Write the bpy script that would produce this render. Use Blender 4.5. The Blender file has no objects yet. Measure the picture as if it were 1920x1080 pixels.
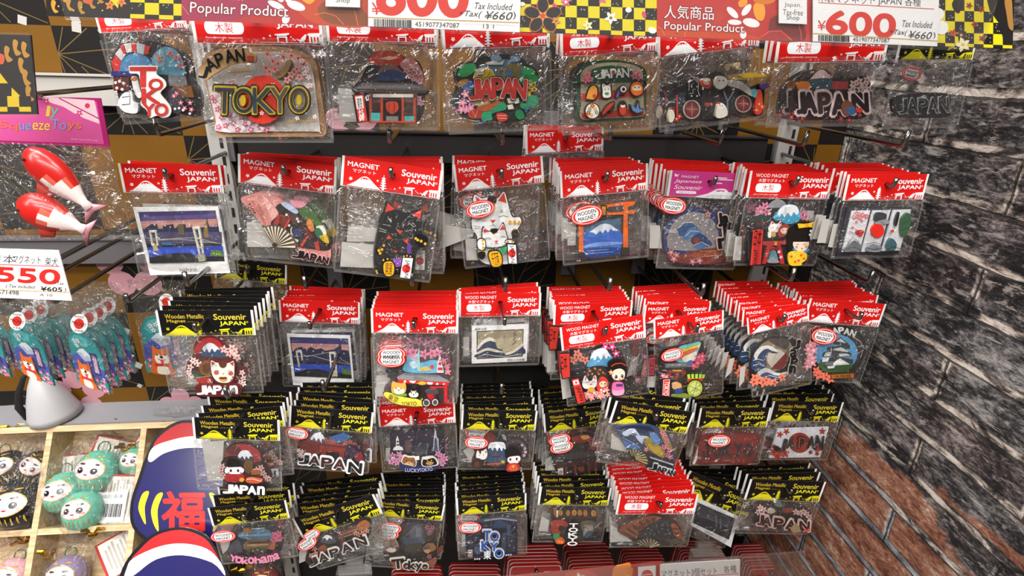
import bpy, math, random
from mathutils import Vector, Matrix
from mathutils.geometry import tessellate_polygon
rng = random.Random(7)
SC = bpy.context.scene
COL = SC.collection

# ---------------------------------------------------------------- camera
# world: X along the wall of hooks, Y into the wall, Z up; the pattern panel stands at y = 0
F = 1040.0
CAM = Vector((0.0, -0.70, 1.45))
_d = Vector((-115, 435, -F)).normalized()
_x = Vector((9950, 137, -F)); _x = (_x - _x.dot(_d) * _d).normalized()
_u = _x.cross(_d)
MC = Matrix((_x, _d, _u))
cam = bpy.data.cameras.new('camera'); cam.sensor_width = 36; cam.lens = 36 * F / 1920
cam.clip_start = 0.01
cam_o = bpy.data.objects.new('camera', cam); COL.objects.link(cam_o)
cam_o.matrix_world = Matrix.Translation(CAM) @ MC.to_4x4()
SC.camera = cam_o

def ray(u, v): return MC @ Vector((u - 960, 540 - v, -F))
def at(u, v, dist):
    """the point seen at picture position (u, v) that lies dist metres out from the camera's plane"""
    r = ray(u, v); return CAM + r * (dist / r.y)
def onplane(u, v, p, n):
    r = ray(u, v); return CAM + r * ((p - CAM).dot(n) / r.dot(n))

# ---------------------------------------------------------------- light, exposure
SC.view_settings.view_transform = 'Standard'; SC.view_settings.look = 'None'
SC.view_settings.exposure = 0.12; SC.view_settings.gamma = 1.0; SC.view_settings.use_curve_mapping = False
w = bpy.data.worlds.new('shop_air'); SC.world = w; w.use_nodes = True
w.node_tree.nodes['Background'].inputs[0].default_value = (1.0, .98, .96, 1)
w.node_tree.nodes['Background'].inputs[1].default_value = 0.13
SC.cycles.transparent_max_bounces = 40
SC.cycles.max_bounces = 6; SC.cycles.diffuse_bounces = 3; SC.cycles.glossy_bounces = 3
SC.cycles.caustics_reflective = False; SC.cycles.caustics_refractive = False
SC.cycles.sample_clamp_indirect = 4.0
def area(name, loc, target, sx, sy, power, col=(1, .97, .94)):
    l = bpy.data.lights.new(name, 'AREA'); l.shape = 'RECTANGLE'; l.size = sx; l.size_y = sy; l.energy = power; l.color = col
    o = bpy.data.objects.new(name, l); COL.objects.link(o); o.location = loc
    d = Vector(target) - Vector(loc); o.rotation_euler = d.to_track_quat('-Z', 'Y').to_euler(); return o
# rows of ceiling tubes over the aisle
area('ceiling_tube_row', (-0.3, -0.62, 2.9), (-.1, -0.25, 1.2), 3.0, .25, 42)
area('ceiling_tube_row', (0.1, -1.5, 2.9), (0, -0.2, 1.2), 3.0, .25, 55)
area('ceiling_tube_row', (-1.3, -1.0, 2.9), (-.2, -0.2, 1.25), .25, 2.6, 32)
area('ceiling_tube_row', (0.0, -2.8, 2.9), (0, 0, 1.2), 3.2, .25, 60)

# ---------------------------------------------------------------- materials
def lin(h):
    h = h.lstrip('#')
    if len(h) == 3: h = ''.join(c * 2 for c in h)
    v = [int(h[i:i + 2], 16) / 255 for i in (0, 2, 4)]
    return tuple(c / 12.92 if c <= .04045 else ((c + .055) / 1.055) ** 2.4 for c in v) + (1.0,)
def mat(name):
    m = bpy.data.materials.new(name); m.use_nodes = True
    nt = m.node_tree; return m, nt, nt.nodes['Principled BSDF'], nt.nodes, nt.links
def noise(nt, scale, detail=4, rough=.6, vec=None, dist=0):
    n = nt.nodes.new('ShaderNodeTexNoise'); n.inputs['Scale'].default_value = scale; n.inputs['Detail'].default_value = detail
    n.inputs['Roughness'].default_value = rough; n.inputs['Distortion'].default_value = dist
    if vec: nt.links.new(vec, n.inputs['Vector'])
    return n
def objco(nt):
    return nt.nodes.new('ShaderNodeTexCoord').outputs['Object']
def ramp(nt, src, stops):
    r = nt.nodes.new('ShaderNodeValToRGB'); cr = r.color_ramp
    while len(cr.elements) < len(stops): cr.elements.new(.5)
    for e, (p, c) in zip(cr.elements, stops):
        e.position = p; e.color = lin(c) if isinstance(c, str) else (c, c, c, 1)
    nt.links.new(src, r.inputs[0]); return r
def mixc(nt, fac, a, b, mode='MIX'):
    m = nt.nodes.new('ShaderNodeMix'); m.data_type = 'RGBA'; m.blend_type = mode
    for k, v in ((0, fac), (6, a), (7, b)):
        if hasattr(v, 'links') or hasattr(v, 'is_linked'): nt.links.new(v, m.inputs[k])
        elif isinstance(v, str): m.inputs[k].default_value = lin(v)
        else: m.inputs[k].default_value = v
    return m.outputs[2]
def bump(nt, h, strength, dist, bsdf):
    b = nt.nodes.new('ShaderNodeBump'); b.inputs['Strength'].default_value = strength; b.inputs['Distance'].default_value = dist
    nt.links.new(h, b.inputs['Height']); nt.links.new(b.outputs[0], bsdf.inputs['Normal']); return b
def solid(name, col, rough=.5, metal=0., var=.08, scale=60, bmp=0.):
    m, nt, b, N, L = mat(name)
    n = noise(nt, scale, 5, .6, objco(nt))
    c = lin(col)
    lo = tuple(x * (1 - var) for x in c[:3]) + (1,); hi = tuple(min(1, x * (1 + var)) for x in c[:3]) + (1,)
    mx = nt.nodes.new('ShaderNodeMix'); mx.data_type = 'RGBA'
    L.new(n.outputs['Fac'], mx.inputs[0]); mx.inputs[6].default_value = lo; mx.inputs[7].default_value = hi
    L.new(mx.outputs[2], b.inputs['Base Color'])
    b.inputs['Roughness'].default_value = rough; b.inputs['Metallic'].default_value = metal
    if bmp: bump(nt, n.outputs['Fac'], bmp, .001, b)
    return m
def printed(name, rough, spec=.5, coat=0., grain=0.):
    m, nt, b, N, L = mat(name)
    a = N.new('ShaderNodeAttribute'); a.attribute_name = 'Col'
    n = noise(nt, 900, 2, .5, objco(nt)); r = ramp(nt, n.outputs['Fac'], [(.3, .93), (.7, 1.0)])
    col = mixc(nt, 1.0, a.outputs['Color'], r.outputs[0], 'MULTIPLY')
    if grain:   # print screen and wood grain showing through the ink
        n2 = noise(nt, 420, 6, .7, objco(nt), 1.0); r2 = ramp(nt, n2.outputs['Fac'], [(.36, .12), (.5, .5), (.64, .88)])
        col = mixc(nt, grain, col, r2.outputs[0], 'OVERLAY')
    L.new(col, b.inputs['Base Color'])
    b.inputs['Roughness'].default_value = rough; b.inputs['Specular IOR Level'].default_value = spec
    if coat: b.inputs['Coat Weight'].default_value = coat; b.inputs['Coat Roughness'].default_value = .12
    return m
M_CARD = printed('printed_card', .42, .4)
M_ART = printed('printed_wood', .38, .5, .25, .24)
M_PRINT = printed('printed_poster', .5, .3)
M_CHROME = solid('chrome_wire', '8d8a88', .22, 1.0, .1, 200)
M_STEEL = solid('grey_painted_steel', '6a6668', .45, .3, .06, 30)
M_IVORY = solid('ivory_painted_steel', 'a6a29c', .5, .0, .05, 30)
def film(name, haze, gloss, rough, bs, bd, tint='ffffff', sc=38, crease=0.0):
    m = bpy.data.materials.new(name); m.use_nodes = True; nt = m.node_tree; N, L = nt.nodes, nt.links; N.clear()
    def MM(op, a, b, c=None):
        n = N.new('ShaderNodeMath'); n.operation = op
        for k, v in enumerate((a, b, c)):
            if v is None: continue
            if isinstance(v, (int, float)): n.inputs[k].default_value = v
            else: L.new(v, n.inputs[k])
        return n.outputs[0]
    out = N.new('ShaderNodeOutputMaterial'); tr = N.new('ShaderNodeBsdfTransparent'); tr.inputs[0].default_value = lin(tint)
    gl = N.new('ShaderNodeBsdfGlossy'); gl.inputs['Roughness'].default_value = rough
    df = N.new('ShaderNodeBsdfDiffuse'); df.inputs[0].default_value = (.72, .68, .64, 1)
    co = objco(nt)
    n1 = noise(nt, sc, 3, .55, co, 1.5)
    hgt = MM('ABSOLUTE', MM('SUBTRACT', n1.outputs['Fac'], .5), 0)
    hz = haze
    if crease:
        v = N.new('ShaderNodeVectorMath'); v.operation = 'MULTIPLY_ADD'; v.inputs[1].default_value = (.02, .02, .02); L.new(n1.outputs['Color'], v.inputs[0]); L.new(co, v.inputs[2])
        vo = N.new('ShaderNodeTexVoronoi'); vo.feature = 'DISTANCE_TO_EDGE'; vo.inputs['Scale'].default_value = 18; L.new(v.outputs[0], vo.inputs['Vector'])
        ln = MM('SUBTRACT', 1.0, MM('MINIMUM', MM('MULTIPLY', vo.outputs['Distance'], 11.0), 1.0))
        hgt = MM('MULTIPLY_ADD', ln, crease, hgt)
        n2 = noise(nt, 20, 2, .5, co); gate = MM('MAXIMUM', MM('MULTIPLY_ADD', n2.outputs['Fac'], 4.0, -2.0), 0.0)
        hz = MM('MULTIPLY_ADD', MM('MULTIPLY', MM('POWER', ln, 6.0), MM('MINIMUM', gate, 1.0)), .16, haze)
    bp = N.new('ShaderNodeBump'); bp.inputs['Strength'].default_value = bs; bp.inputs['Distance'].default_value = bd
    L.new(hgt, bp.inputs['Height']); L.new(bp.outputs[0], gl.inputs['Normal'])
    lw = N.new('ShaderNodeLayerWeight'); lw.inputs[0].default_value = .25; L.new(bp.outputs[0], lw.inputs['Normal'])
    cl = MM('MINIMUM', MM('MULTIPLY_ADD', lw.outputs['Fresnel'], .34, gloss), .6)
    m1 = N.new('ShaderNodeMixShader'); L.new(tr.outputs[0], m1.inputs[1]); L.new(df.outputs[0], m1.inputs[2])
    if hasattr(hz, 'links') or hasattr(hz, 'is_linked'): L.new(hz, m1.inputs[0])
    else: m1.inputs[0].default_value = hz
    m2 = N.new('ShaderNodeMixShader'); L.new(cl, m2.inputs[0]); L.new(m1.outputs[0], m2.inputs[1]); L.new(gl.outputs[0], m2.inputs[2])
    L.new(m2.outputs[0], out.inputs['Surface']); return m
M_BAG = film('clear_polybag', .020, .035, .08, 1.0, .022, sc=26, crease=.22)
M_SEAM = film('welded_seam', .13, .10, .12, .6, .002)
M_ACRYL = film('clear_acrylic', .02, .04, .06, .05, .001)

# ---------------------------------------------------------------- object helpers
def link(o, parent=None):
    COL.objects.link(o)
    if parent: o.parent = parent
    return o
def meshobj(name, me, parent=None):
    return link(bpy.data.objects.new(name, me), parent)
def tag(o, label, cat, group=None, kind=None):
    o['label'] = label; o['category'] = cat
    if group: o['group'] = group
    if kind: o['kind'] = kind
    return o
def empty(name, mtx=None):
    o = bpy.data.objects.new(name, None); o.empty_display_size = .01; COL.objects.link(o)
    if mtx is not None: o.matrix_world = mtx
    return o
def build(name, verts, faces, m, smooth=False, cols=None):
    me = bpy.data.meshes.new(name); me.from_pydata([tuple(v) for v in verts], [], faces)
    for mm in (m if isinstance(m, (list, tuple)) else [m]): me.materials.append(mm)
    if cols is not None:
        ca = me.color_attributes.new('Col', 'FLOAT_COLOR', 'CORNER'); buf = []
        for p in me.polygons: buf.extend(cols[p.index] * p.loop_total)
        ca.data.foreach_set('color', buf)
    if smooth: me.polygons.foreach_set('use_smooth', [True] * len(me.polygons))
    me.update(); return me
class MB:
    def __init__(s): s.v = []; s.f = []
    def box(s, c, d, mtx=None):
        b = len(s.v)
        for sx in (-1, 1):
            for sy in (-1, 1):
                for sz in (-1, 1):
                    p = Vector((c[0] + sx * d[0] / 2, c[1] + sy * d[1] / 2, c[2] + sz * d[2] / 2)); s.v.append(mtx @ p if mtx else p)
        s.f += [[b + i for i in q] for q in ((0, 1, 3, 2), (4, 6, 7, 5), (0, 4, 5, 1), (2, 3, 7, 6), (0, 2, 6, 4), (1, 5, 7, 3))]; return s
    def tube(s, pts, r, n=10, cap=True):
        pts = [Vector(p) for p in pts]; b = len(s.v); up = None
        for i, p in enumerate(pts):
            t = (pts[min(i + 1, len(pts) - 1)] - pts[max(i - 1, 0)]).normalized()
            if up is None: up = t.orthogonal().normalized()
            up = (up - up.dot(t) * t).normalized(); sd = t.cross(up); rr = r[i] if isinstance(r, (list, tuple)) else r
            for k in range(n):
                a = 2 * math.pi * k / n; s.v.append(p + (up * math.cos(a) + sd * math.sin(a)) * rr)
        for i in range(len(pts) - 1):
            for k in range(n):
                s.f.append([b + i * n + k, b + i * n + (k + 1) % n, b + (i + 1) * n + (k + 1) % n, b + (i + 1) * n + k])
        if cap: s.f.append([b + k for k in range(n)][::-1]); s.f.append([b + (len(pts) - 1) * n + k for k in range(n)])
        return s
    def lathe(s, prof, n=24, mtx=None):
        b = len(s.v)
        for (r, z) in prof:
            for k in range(n):
                a = 2 * math.pi * k / n; p = Vector((r * math.cos(a), r * math.sin(a), z)); s.v.append(mtx @ p if mtx else p)
        for i in range(len(prof) - 1):
            for k in range(n):
                s.f.append([b + i * n + k, b + i * n + (k + 1) % n, b + (i + 1) * n + (k + 1) % n, b + (i + 1) * n + k])
        s.f.append([b + k for k in range(n)][::-1]); s.f.append([b + (len(prof) - 1) * n + k for k in range(n)]); return s
    def mesh(s, name, m, smooth=False): return build(name, s.v, s.f, m, smooth)

# ---------------------------------------------------------------- printed pictures
_TXT = {}
def text_mesh(body, off=0.0, shear=0.0, bold=True):
    """triangles of a word, fitted to the unit box (0..1, 0..1); off thickens the letters"""
    key = (body, round(off, 3), shear)
    if key in _TXT: return _TXT[key]
    cu = bpy.data.curves.new('t', 'FONT'); cu.body = body; cu.size = 1; cu.resolution_u = 6 if len(body) <= 3 else 3 if len(body) <= 8 else 2; cu.shear = shear
    cu.offset = 0.0
    o = bpy.data.objects.new('t', cu); COL.objects.link(o)
    def ev():
        bpy.context.view_layer.update()
        e = o.evaluated_get(bpy.context.evaluated_depsgraph_get()); me = e.to_mesh()
        v = [tuple(x.co)[:2] for x in me.vertices]; f = [list(p.vertices) for p in me.polygons]; e.to_mesh_clear(); return v, f
    v0, _ = ev()
    xs = [p[0] for p in v0]; ys = [p[1] for p in v0]; bx = (min(xs), min(ys), max(xs) - min(xs) or 1, max(ys) - min(ys) or 1)
    cu.offset = off
    v, f = ev()
    bpy.data.objects.remove(o); bpy.data.curves.remove(cu)
    r = ([((x - bx[0]) / bx[2], (y - bx[1]) / bx[3]) for x, y in v], f); _TXT[key] = r; return r
def catmull(p, n=4):
    out = []; k = len(p)
    for i in range(k):
        a, b, c, d = p[i - 1], p[i], p[(i + 1) % k], p[(i + 2) % k]
        for j in range(n):
            t = j / n; out.append(tuple(.5 * (2 * b[q] + (c[q] - a[q]) * t + (2 * a[q] - 5 * b[q] + 4 * c[q] - d[q]) * t * t + (3 * b[q] - a[q] - 3 * c[q] + d[q]) * t ** 3) for q in (0, 1)))
    return out
def pts(s): return [tuple(float(q) for q in t.split(',')) for t in s]
class Art:
    """layers of cut or printed shapes; conv turns drawing units into local (x, z), y is towards the viewer when negative"""
    def __init__(s, conv, base=.0025, step=.00012): s.c = conv; s.v = []; s.f = []; s.k = []; s.z0 = 0.0; s.z = base; s.step = step; s.first = True
    def put(s, poly, col, wall=True, hole=None):
        q = [s.c(*p) for p in poly]
        if sum(q[i - 1][0] * q[i][1] - q[i][0] * q[i - 1][1] for i in range(len(q))) < 0: q.reverse()
        n = len(q); b = len(s.v); c = lin(col)
        s.v += [(x, -s.z, z) for x, z in q]; s.f.append(list(range(b, b + n))); s.k.append(c)
        if wall:
            s.v += [(x, -s.z0, z) for x, z in q]
            for i in range(n): s.f.append([b + i, b + n + i, b + n + (i + 1) % n, b + (i + 1) % n]); s.k.append(c)
            if s.first: s.f.append(list(range(b + n, b + 2 * n))[::-1]); s.k.append(c)
        s.first = False
    def nxt(s): s.z += s.step
    def draw(s, lines):
        for ln in lines.strip().split('\n'):
            a = ln.split()
            if not a: continue
            op = a[0]
            if op == '^': s.z0 = s.z; s.z += float(a[1]) / 1000 if len(a) > 1 else .0012; continue
            col = a[1]
            if op == 'P': s.put(pts(a[2:]), col)
            elif op == 'S': s.put(catmull(pts(a[2:])), col)
            elif op == 'R':
                (x0, y0), (x1, y1) = pts(a[2:4]); s.put([(x0, y0), (x1, y0), (x1, y1), (x0, y1)], col)
            elif op == 'E':
                (cx, cy), (rx, ry) = pts(a[2:4]); r = math.radians(float(a[4])) if len(a) > 4 else 0
                n = 20 if max(rx, ry) > 8 else 10
                s.put([(cx + rx * math.cos(t) * math.cos(r) - ry * math.sin(t) * math.sin(r), cy + rx * math.cos(t) * math.sin(r) + ry * math.sin(t) * math.cos(r)) for t in [2 * math.pi * i / n for i in range(n)]], col)
            elif op == 'L':
                wd = float(a[2]) / 2; p = pts(a[3:]); l = []; r = []
                for i in range(len(p)):
                    t = Vector(p[min(i + 1, len(p) - 1)]) - Vector(p[max(i - 1, 0)]); t.normalize(); n = Vector((-t.y, t.x)) * wd
                    l.append((p[i][0] + n.x, p[i][1] + n.y)); r.append((p[i][0] - n.x, p[i][1] - n.y))
                for i in range(len(p) - 1): s.put([l[i], l[i + 1], r[i + 1], r[i]], col, False)
            elif op in 'FG':   # flowers: F petal r centre x,y x,y ...
                rr = float(a[2]); cc = a[3]
                for (cx, cy) in pts(a[4:]):
                    ph = cx * .7 + cy; q = []
                    for i in range(20):
                        t = 2 * math.pi * i / 20; q.append((cx + rr * (.72 + .28 * math.cos(5 * t)) * math.cos(t + ph), cy + rr * (.72 + .28 * math.cos(5 * t)) * math.sin(t + ph)))
                    s.put(q, col, False); s.z += s.step * .5
                    s.put([(cx + rr * .25 * math.cos(t), cy + rr * .25 * math.sin(t)) for t in [2 * math.pi * i / 6 for i in range(6)]], cc, False); s.z += s.step * .3
            elif op == 'D':   # dots: D col r x,y ...
                rr = float(a[2])
                for (cx, cy) in pts(a[3:]):
                    s.put([(cx + rr * math.cos(t), cy + rr * math.sin(t)) for t in [2 * math.pi * i / 8 for i in range(8)]], col, False)
            elif op in 'TOI':  # text: T col cx,cy w,h rot words ; O col thick cx,cy w,h rot words ; I italic
                off = 0.0; sh = .3 if op == 'I' else 0.0; i = 2
                if op == 'O': off = float(a[2]); i = 3
                (cx, cy), (tw, th) = pts(a[i:i + 2]); r = math.radians(float(a[i + 2])); body = ' '.join(a[i + 3:])
                v, f = text_mesh(body, 0.0, sh); c = lin(col); dd = off * th * 1.1; m = 0 if not off else 8 if off > .03 else 4
                for (ox, oy) in [(0, 0)] + [(dd * math.cos(2 * math.pi * k / m + .4), dd * math.sin(2 * math.pi * k / m + .4)) for k in range(m)]:
                    b = len(s.v)
                    for (x, y) in v:
                        dx = (x - .5) * tw + ox; dy = (.5 - y) * th + oy; X, Z = s.c(cx + dx * math.cos(r) - dy * math.sin(r), cy + dx * math.sin(r) + dy * math.cos(r))
                        s.v.append((X, -s.z, Z))
                    for q in f: s.f.append([b + j for j in q]); s.k.append(c)
                    s.z += 6e-6
            s.nxt()
        return s
    def mesh(s, name, m): return build(name, s.v, s.f, m, False, s.k)
# ---------------------------------------------------------------- the setting
PANEL_Y = 0.0; WALL_X = .51
def structure(o, label=None): o['kind'] = 'structure'; return o
def wall_material():
    m, nt, b, N, L = mat('sooty_brick')
    co = N.new('ShaderNodeTexCoord').outputs['Object']
    def M(op, a, bb, c=None):
        n = N.new('ShaderNodeMath'); n.operation = op
        for k, v in enumerate((a, bb, c)):
            if v is None: continue
            if isinstance(v, (int, float)): n.inputs[k].default_value = v
            else: L.new(v, n.inputs[k])
        return n.outputs[0]
    sep = N.new('ShaderNodeSeparateXYZ'); L.new(co, sep.inputs[0])
    # weathering runs along the courses
    lay = N.new('ShaderNodeMapping'); lay.inputs['Scale'].default_value = (1, .42, 1); L.new(co, lay.inputs[0]); co = lay.outputs[0]
    cmb = N.new('ShaderNodeCombineXYZ'); L.new(sep.outputs[1], cmb.inputs[0]); L.new(sep.outputs[2], cmb.inputs[1])
    wob = noise(nt, 22, 5, .65, co); wob2 = noise(nt, 7, 2, .5, co)
    def wv(src, amp, base):
        v = N.new('ShaderNodeVectorMath'); v.operation = 'MULTIPLY_ADD'; v.inputs[1].default_value = (amp, amp * .8, 0); L.new(src, v.inputs[0]); L.new(base, v.inputs[2]); return v.outputs[0]
    vec = wv(wob2.outputs['Color'], .014, wv(wob.outputs['Color'], .012, cmb.outputs[0]))
    def brick(ms, sm, off):
        br = N.new('ShaderNodeTexBrick'); v = N.new('ShaderNodeVectorMath'); v.inputs[1].default_value = (off[0], off[1], 0); L.new(vec, v.inputs[0]); L.new(v.outputs[0], br.inputs['Vector'])
        br.inputs['Scale'].default_value = 1.0; br.inputs['Brick Width'].default_value = .235; br.inputs['Row Height'].default_value = .0505
        br.inputs['Mortar Size'].default_value = ms; br.inputs['Mortar Smooth'].default_value = sm
        br.inputs['Color1'].default_value = (0, 0, 0, 1); br.inputs['Color2'].default_value = (1, 1, 1, 1); return br
    br = brick(.0062, .5, (0, .012)); crack = brick(.0016, .5, (0, .0165))
    fine = noise(nt, 300, 8, .75, co, .3); mid = noise(nt, 55, 10, .75, co, .5); big = noise(nt, 10, 4, .6, co, .4)
    st = N.new('ShaderNodeMapping'); st.inputs['Scale'].default_value = (1, .8, 1.2); L.new(co, st.inputs[0])
    streak = noise(nt, 90, 8, .75, st.outputs[0], .4)
    mixn = M('MULTIPLY_ADD', M('SUBTRACT', big.outputs['Fac'], .5), .22, M('MULTIPLY_ADD', mid.outputs['Fac'], .6, M('MULTIPLY', fine.outputs['Fac'], .4)))
    soot = ramp(nt, mixn, [(.41, '0e0d0f'), (.47, '252326'), (.51, '4d4a4b'), (.55, '7d7877'), (.62, 'bab4b0')])
    spk = ramp(nt, streak.outputs['Fac'], [(.55, 0.0), (.61, 1.0)])
    soot2 = mixc(nt, M('MULTIPLY', spk.outputs[0], .75), soot.outputs[0], 'c4bfba')
    red = ramp(nt, mixn, [(.38, '2a1811'), (.44, '6a3d2b'), (.50, '99614a'), (.56, 'b98a72'), (.63, 'e4d2c6')])
    h = M('MULTIPLY_ADD', sep.outputs[2], -16.0, .60)
    h = M('MULTIPLY_ADD', M('SUBTRACT', big.outputs['Fac'], .5), 3.0, h)
    h = M('MULTIPLY_ADD', M('SUBTRACT', br.outputs['Color'], .5), .9, h)
    msk = ramp(nt, h, [(.44, 0.0), (.56, 1.0)])
    tn = ramp(nt, noise(nt, 14, 5, .65, co, .6).outputs['Fac'], [(.44, 0.0), (.62, 1.0)])
    soot2 = mixc(nt, M('MULTIPLY', tn.outputs[0], .55), soot2, 'b08a7c', 'SOFT_LIGHT')
    face = mixc(nt, msk.outputs[0], soot2, red.outputs[0])
    pale = ramp(nt, mid.outputs['Fac'], [(.40, '1b1a1c'), (.46, '5c5552'), (.51, 'b8a89c'), (.58, 'f2e6da')])
    grey = ramp(nt, mid.outputs['Fac'], [(.38, '4a4a4e'), (.5, '8a8a90'), (.6, 'c8c4c4')])
    mort = mixc(nt, msk.outputs[0], pale.outputs[0], grey.outputs[0])
    col = mixc(nt, br.outputs['Fac'], face, mort)
    col = mixc(nt, M('MULTIPLY', crack.outputs['Fac'], .85), col, '0d0c0e')
    L.new(col, b.inputs['Base Color']); b.inputs['Roughness'].default_value = .6; b.inputs['Specular IOR Level'].default_value = .3
    hh = M('MULTIPLY_ADD', br.outputs['Fac'], -.5, M('MULTIPLY_ADD', crack.outputs['Fac'], -.7, M('MULTIPLY', mixn, 1.3)))
    bump(nt, hh, 1.0, .006, b)
    return m
M_WALL = wall_material()
def grid_plane(name, o, ux, uy, nx, ny, m):
    v = [Vector(o) + Vector(ux) * (i / nx) + Vector(uy) * (j / ny) for j in range(ny + 1) for i in range(nx + 1)]
    f = [[j * (nx + 1) + i, j * (nx + 1) + i + 1, (j + 1) * (nx + 1) + i + 1, (j + 1) * (nx + 1) + i] for j in range(ny) for i in range(nx)]
    return build(name, v, f, m)
WZ = 1.0   # height of the wall object's origin
wl = MB().box((0.02, -.55, 0.05), (.04, 1.16, 2.0)).mesh('wall_right', M_WALL)
o = structure(meshobj('wall_right', wl)); o.location = (WALL_X, 0, WZ)

# back panel with its check of gold squares and black squares full of hemp-leaf lines
SQ = .112
_p0 = at(100, 50, .70); PX0 = _p0.x; PZ0 = at(100, 48, .70).z
def panel_mesh():
    a = Art(lambda x, y: (x, y), base=.004, step=.00005)
    a.z0 = -.012
    a.put([(-1.0, .4), (WALL_X, .4), (WALL_X, 1.75), (-1.0, 1.75)], '100d0c', True)
    a.nxt(); st = a.z
    r3 = random.Random(3)
    for i in range(-8, 9):
        for j in range(-8, 6):
            x0 = PX0 + i * SQ; z1 = PZ0 - j * SQ; x1 = x0 + SQ; z0 = z1 - SQ
            x0c, x1c = max(x0, -.999), min(x1, WALL_X - .001)
            if x1c <= x0c or z0 < .45 or z1 > 1.74: continue
            a.z = st
            if (i + j) % 2:
                a.put([(x0c, z0), (x1c, z0), (x1c, z1), (x0c, z1)], '6b4709', False)
            elif x0 > -.99 and x1 < WALL_X:
                cx, cz = (x0 + x1) / 2, (z0 + z1) / 2; wd = .0005; R = SQ / 2
                P = lambda q: (cx + q[0] * R, cz + q[1] * R)
                rays = []
                cs = [(-1, .5), (1, .5), (0, -.55)]
                hexs = []
                for c in cs:
                    for k in range(12):
                        t = math.pi * k / 6 + .12; e = (c[0] + 1.05 * math.cos(t), c[1] + 1.05 * math.sin(t)); rays.append((c, e))
                for c, e in rays:
                    # clip to the square
                    n = 12; segs = [(c[0] + (e[0] - c[0]) * k / n, c[1] + (e[1] - c[1]) * k / n) for k in range(n + 1)]
                    ins = [q for q in segs if abs(q[0]) <= 1 and abs(q[1]) <= 1]
                    if len(ins) < 2: continue
                    p, q = P(ins[0]), P(ins[-1]); t = Vector((q[0] - p[0], q[1] - p[1])); 
                    if t.length < 1e-4: continue
                    t.normalize(); nn = Vector((-t.y, t.x)) * wd; a.z += 2e-7
                    a.put([(p[0] + nn.x, p[1] + nn.y), (p[0] - nn.x, p[1] - nn.y), (q[0] - nn.x, q[1] - nn.y), (q[0] + nn.x, q[1] + nn.y)], '66522a', False)
    # blossoms and paper flakes of the print
    a.z = st + .0002
    for (u, v, r, n) in ((250, 500, .042, 5), (150, 735, .036, 5), (345, 760, .03, 5), (660, 232, .03, 5), (410, 715, .02, 5)):
        c = at(u, v, .70)
        for k in range(n):
            t = 2 * math.pi * k / n + .3; q = []
            for i in range(14):
                s = 2 * math.pi * i / 14; q.append((c.x + r * .62 * math.cos(t) + r * .40 * math.cos(s), c.z + r * .62 * math.sin(t) + r * .40 * math.sin(s)))
            a.z += 1e-6; a.put(q, 'c08a94', False)
    a.z += .0001
    for (u, v, s, t) in ((148, 52, .0065, .6), (146, 37, .006, 1.0), (239, 618, .006, .3), (234, 697, .009, .4), (200, 590, .0045, .1), (250, 664, .003, 0), (265, 720, .004, .1), (263, 682, .006, .2), (47, 38, .006, .5)):
        c = at(u, v, .70); a.z += 1e-6
        a.put([(c.x + s * math.cos(t + k * math.pi / 2), c.z + s * math.sin(t + k * math.pi / 2)) for k in range(4)], 'b0aca6', False)
    return a.mesh('wall_back', M_PRINT)
o = structure(meshobj('wall_back', panel_mesh()))
fl = solid('shop_floor', '77716a', .5, 0, .1, 8)
structure(meshobj('floor', MB().box((0, -1.2, -.02), (6, 4, .04)).mesh('floor', fl)))

# ---------------------------------------------------------------- header cards
W0 = .09
ICONS = '''
F {c} 17 {b} 78,172
F {c} 11 {b} 290,160
P {c} 48,230 80,213 115,190 145,163 165,147 182,141 198,140 214,146 236,163 264,189 294,213 316,230
P {b} 150,166 166,154 182,149 198,149 212,155 228,166 222,168 210,159 200,166 191,156 182,167 172,158 160,168 155,168
R {c} 326,128 346,230
L {c} 4 336,108 336,130
L {c} 7 321,134 351,134
L {c} 7 318,153 354,153
L {c} 7 315,172 357,172
L {c} 7 312,192 360,192
L {c} 7 309,212 363,212
F {c} 8 {b} 430,205 470,190
F {c} 7 {b} 560,185 725,190
P {c} 500,180 590,172 588,182 574,183 576,230 566,230 566,200 522,200 522,230 512,230 512,184 501,188
L {b} 4 514,192 574,190
D {c} 4 600,195 612,206 622,214 765,215
P {c} 632,205 655,212 668,196 690,178 700,180 694,190 690,206 680,216 684,230 676,230 672,220 660,222 662,230 654,230 650,220 640,214
P {c} 708,172 790,168 788,180 780,181 780,230 712,230 712,184 704,186
R {b} 722,192 732,226
R {b} 742,192 752,226
R {b} 762,192 772,226
'''
STY = {}
STY['R1'] = ('d8130f', '''
O fff .022 170,55 246,38 0 MAGNET
T fff 180,103 182,31 0 マグネット
O fff .028 615,64 282,52 0 Souvenir
O fff .028 630,126 222,45 0 JAPAN
T fff 756,112 18,18 0 ®
''' + ICONS.format(c='fff', b='d8130f'))
STY['R2'] = ('d8130f', '''
T fff 212,38 305,32 0 WOOD MAGNET
T fff 215,82 250,32 0 木製マグネット
S fff 75,145 85,115 110,108 190,107 280,108 305,116 315,146 305,176 280,185 190,186 105,185 84,176
T d8130f 193,147 110,60 0 木製
T fff 185,206 220,12 0 Eco-friendly material
L fff 3 400,228 785,228
O fff .028 615,64 282,52 0 Souvenir
O fff .028 630,126 222,45 0 JAPAN
T fff 756,112 18,18 0 ®
''' + '\n'.join(l for l in ICONS.format(c='fff', b='d8130f').strip().split('\n')[11:]))
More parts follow.
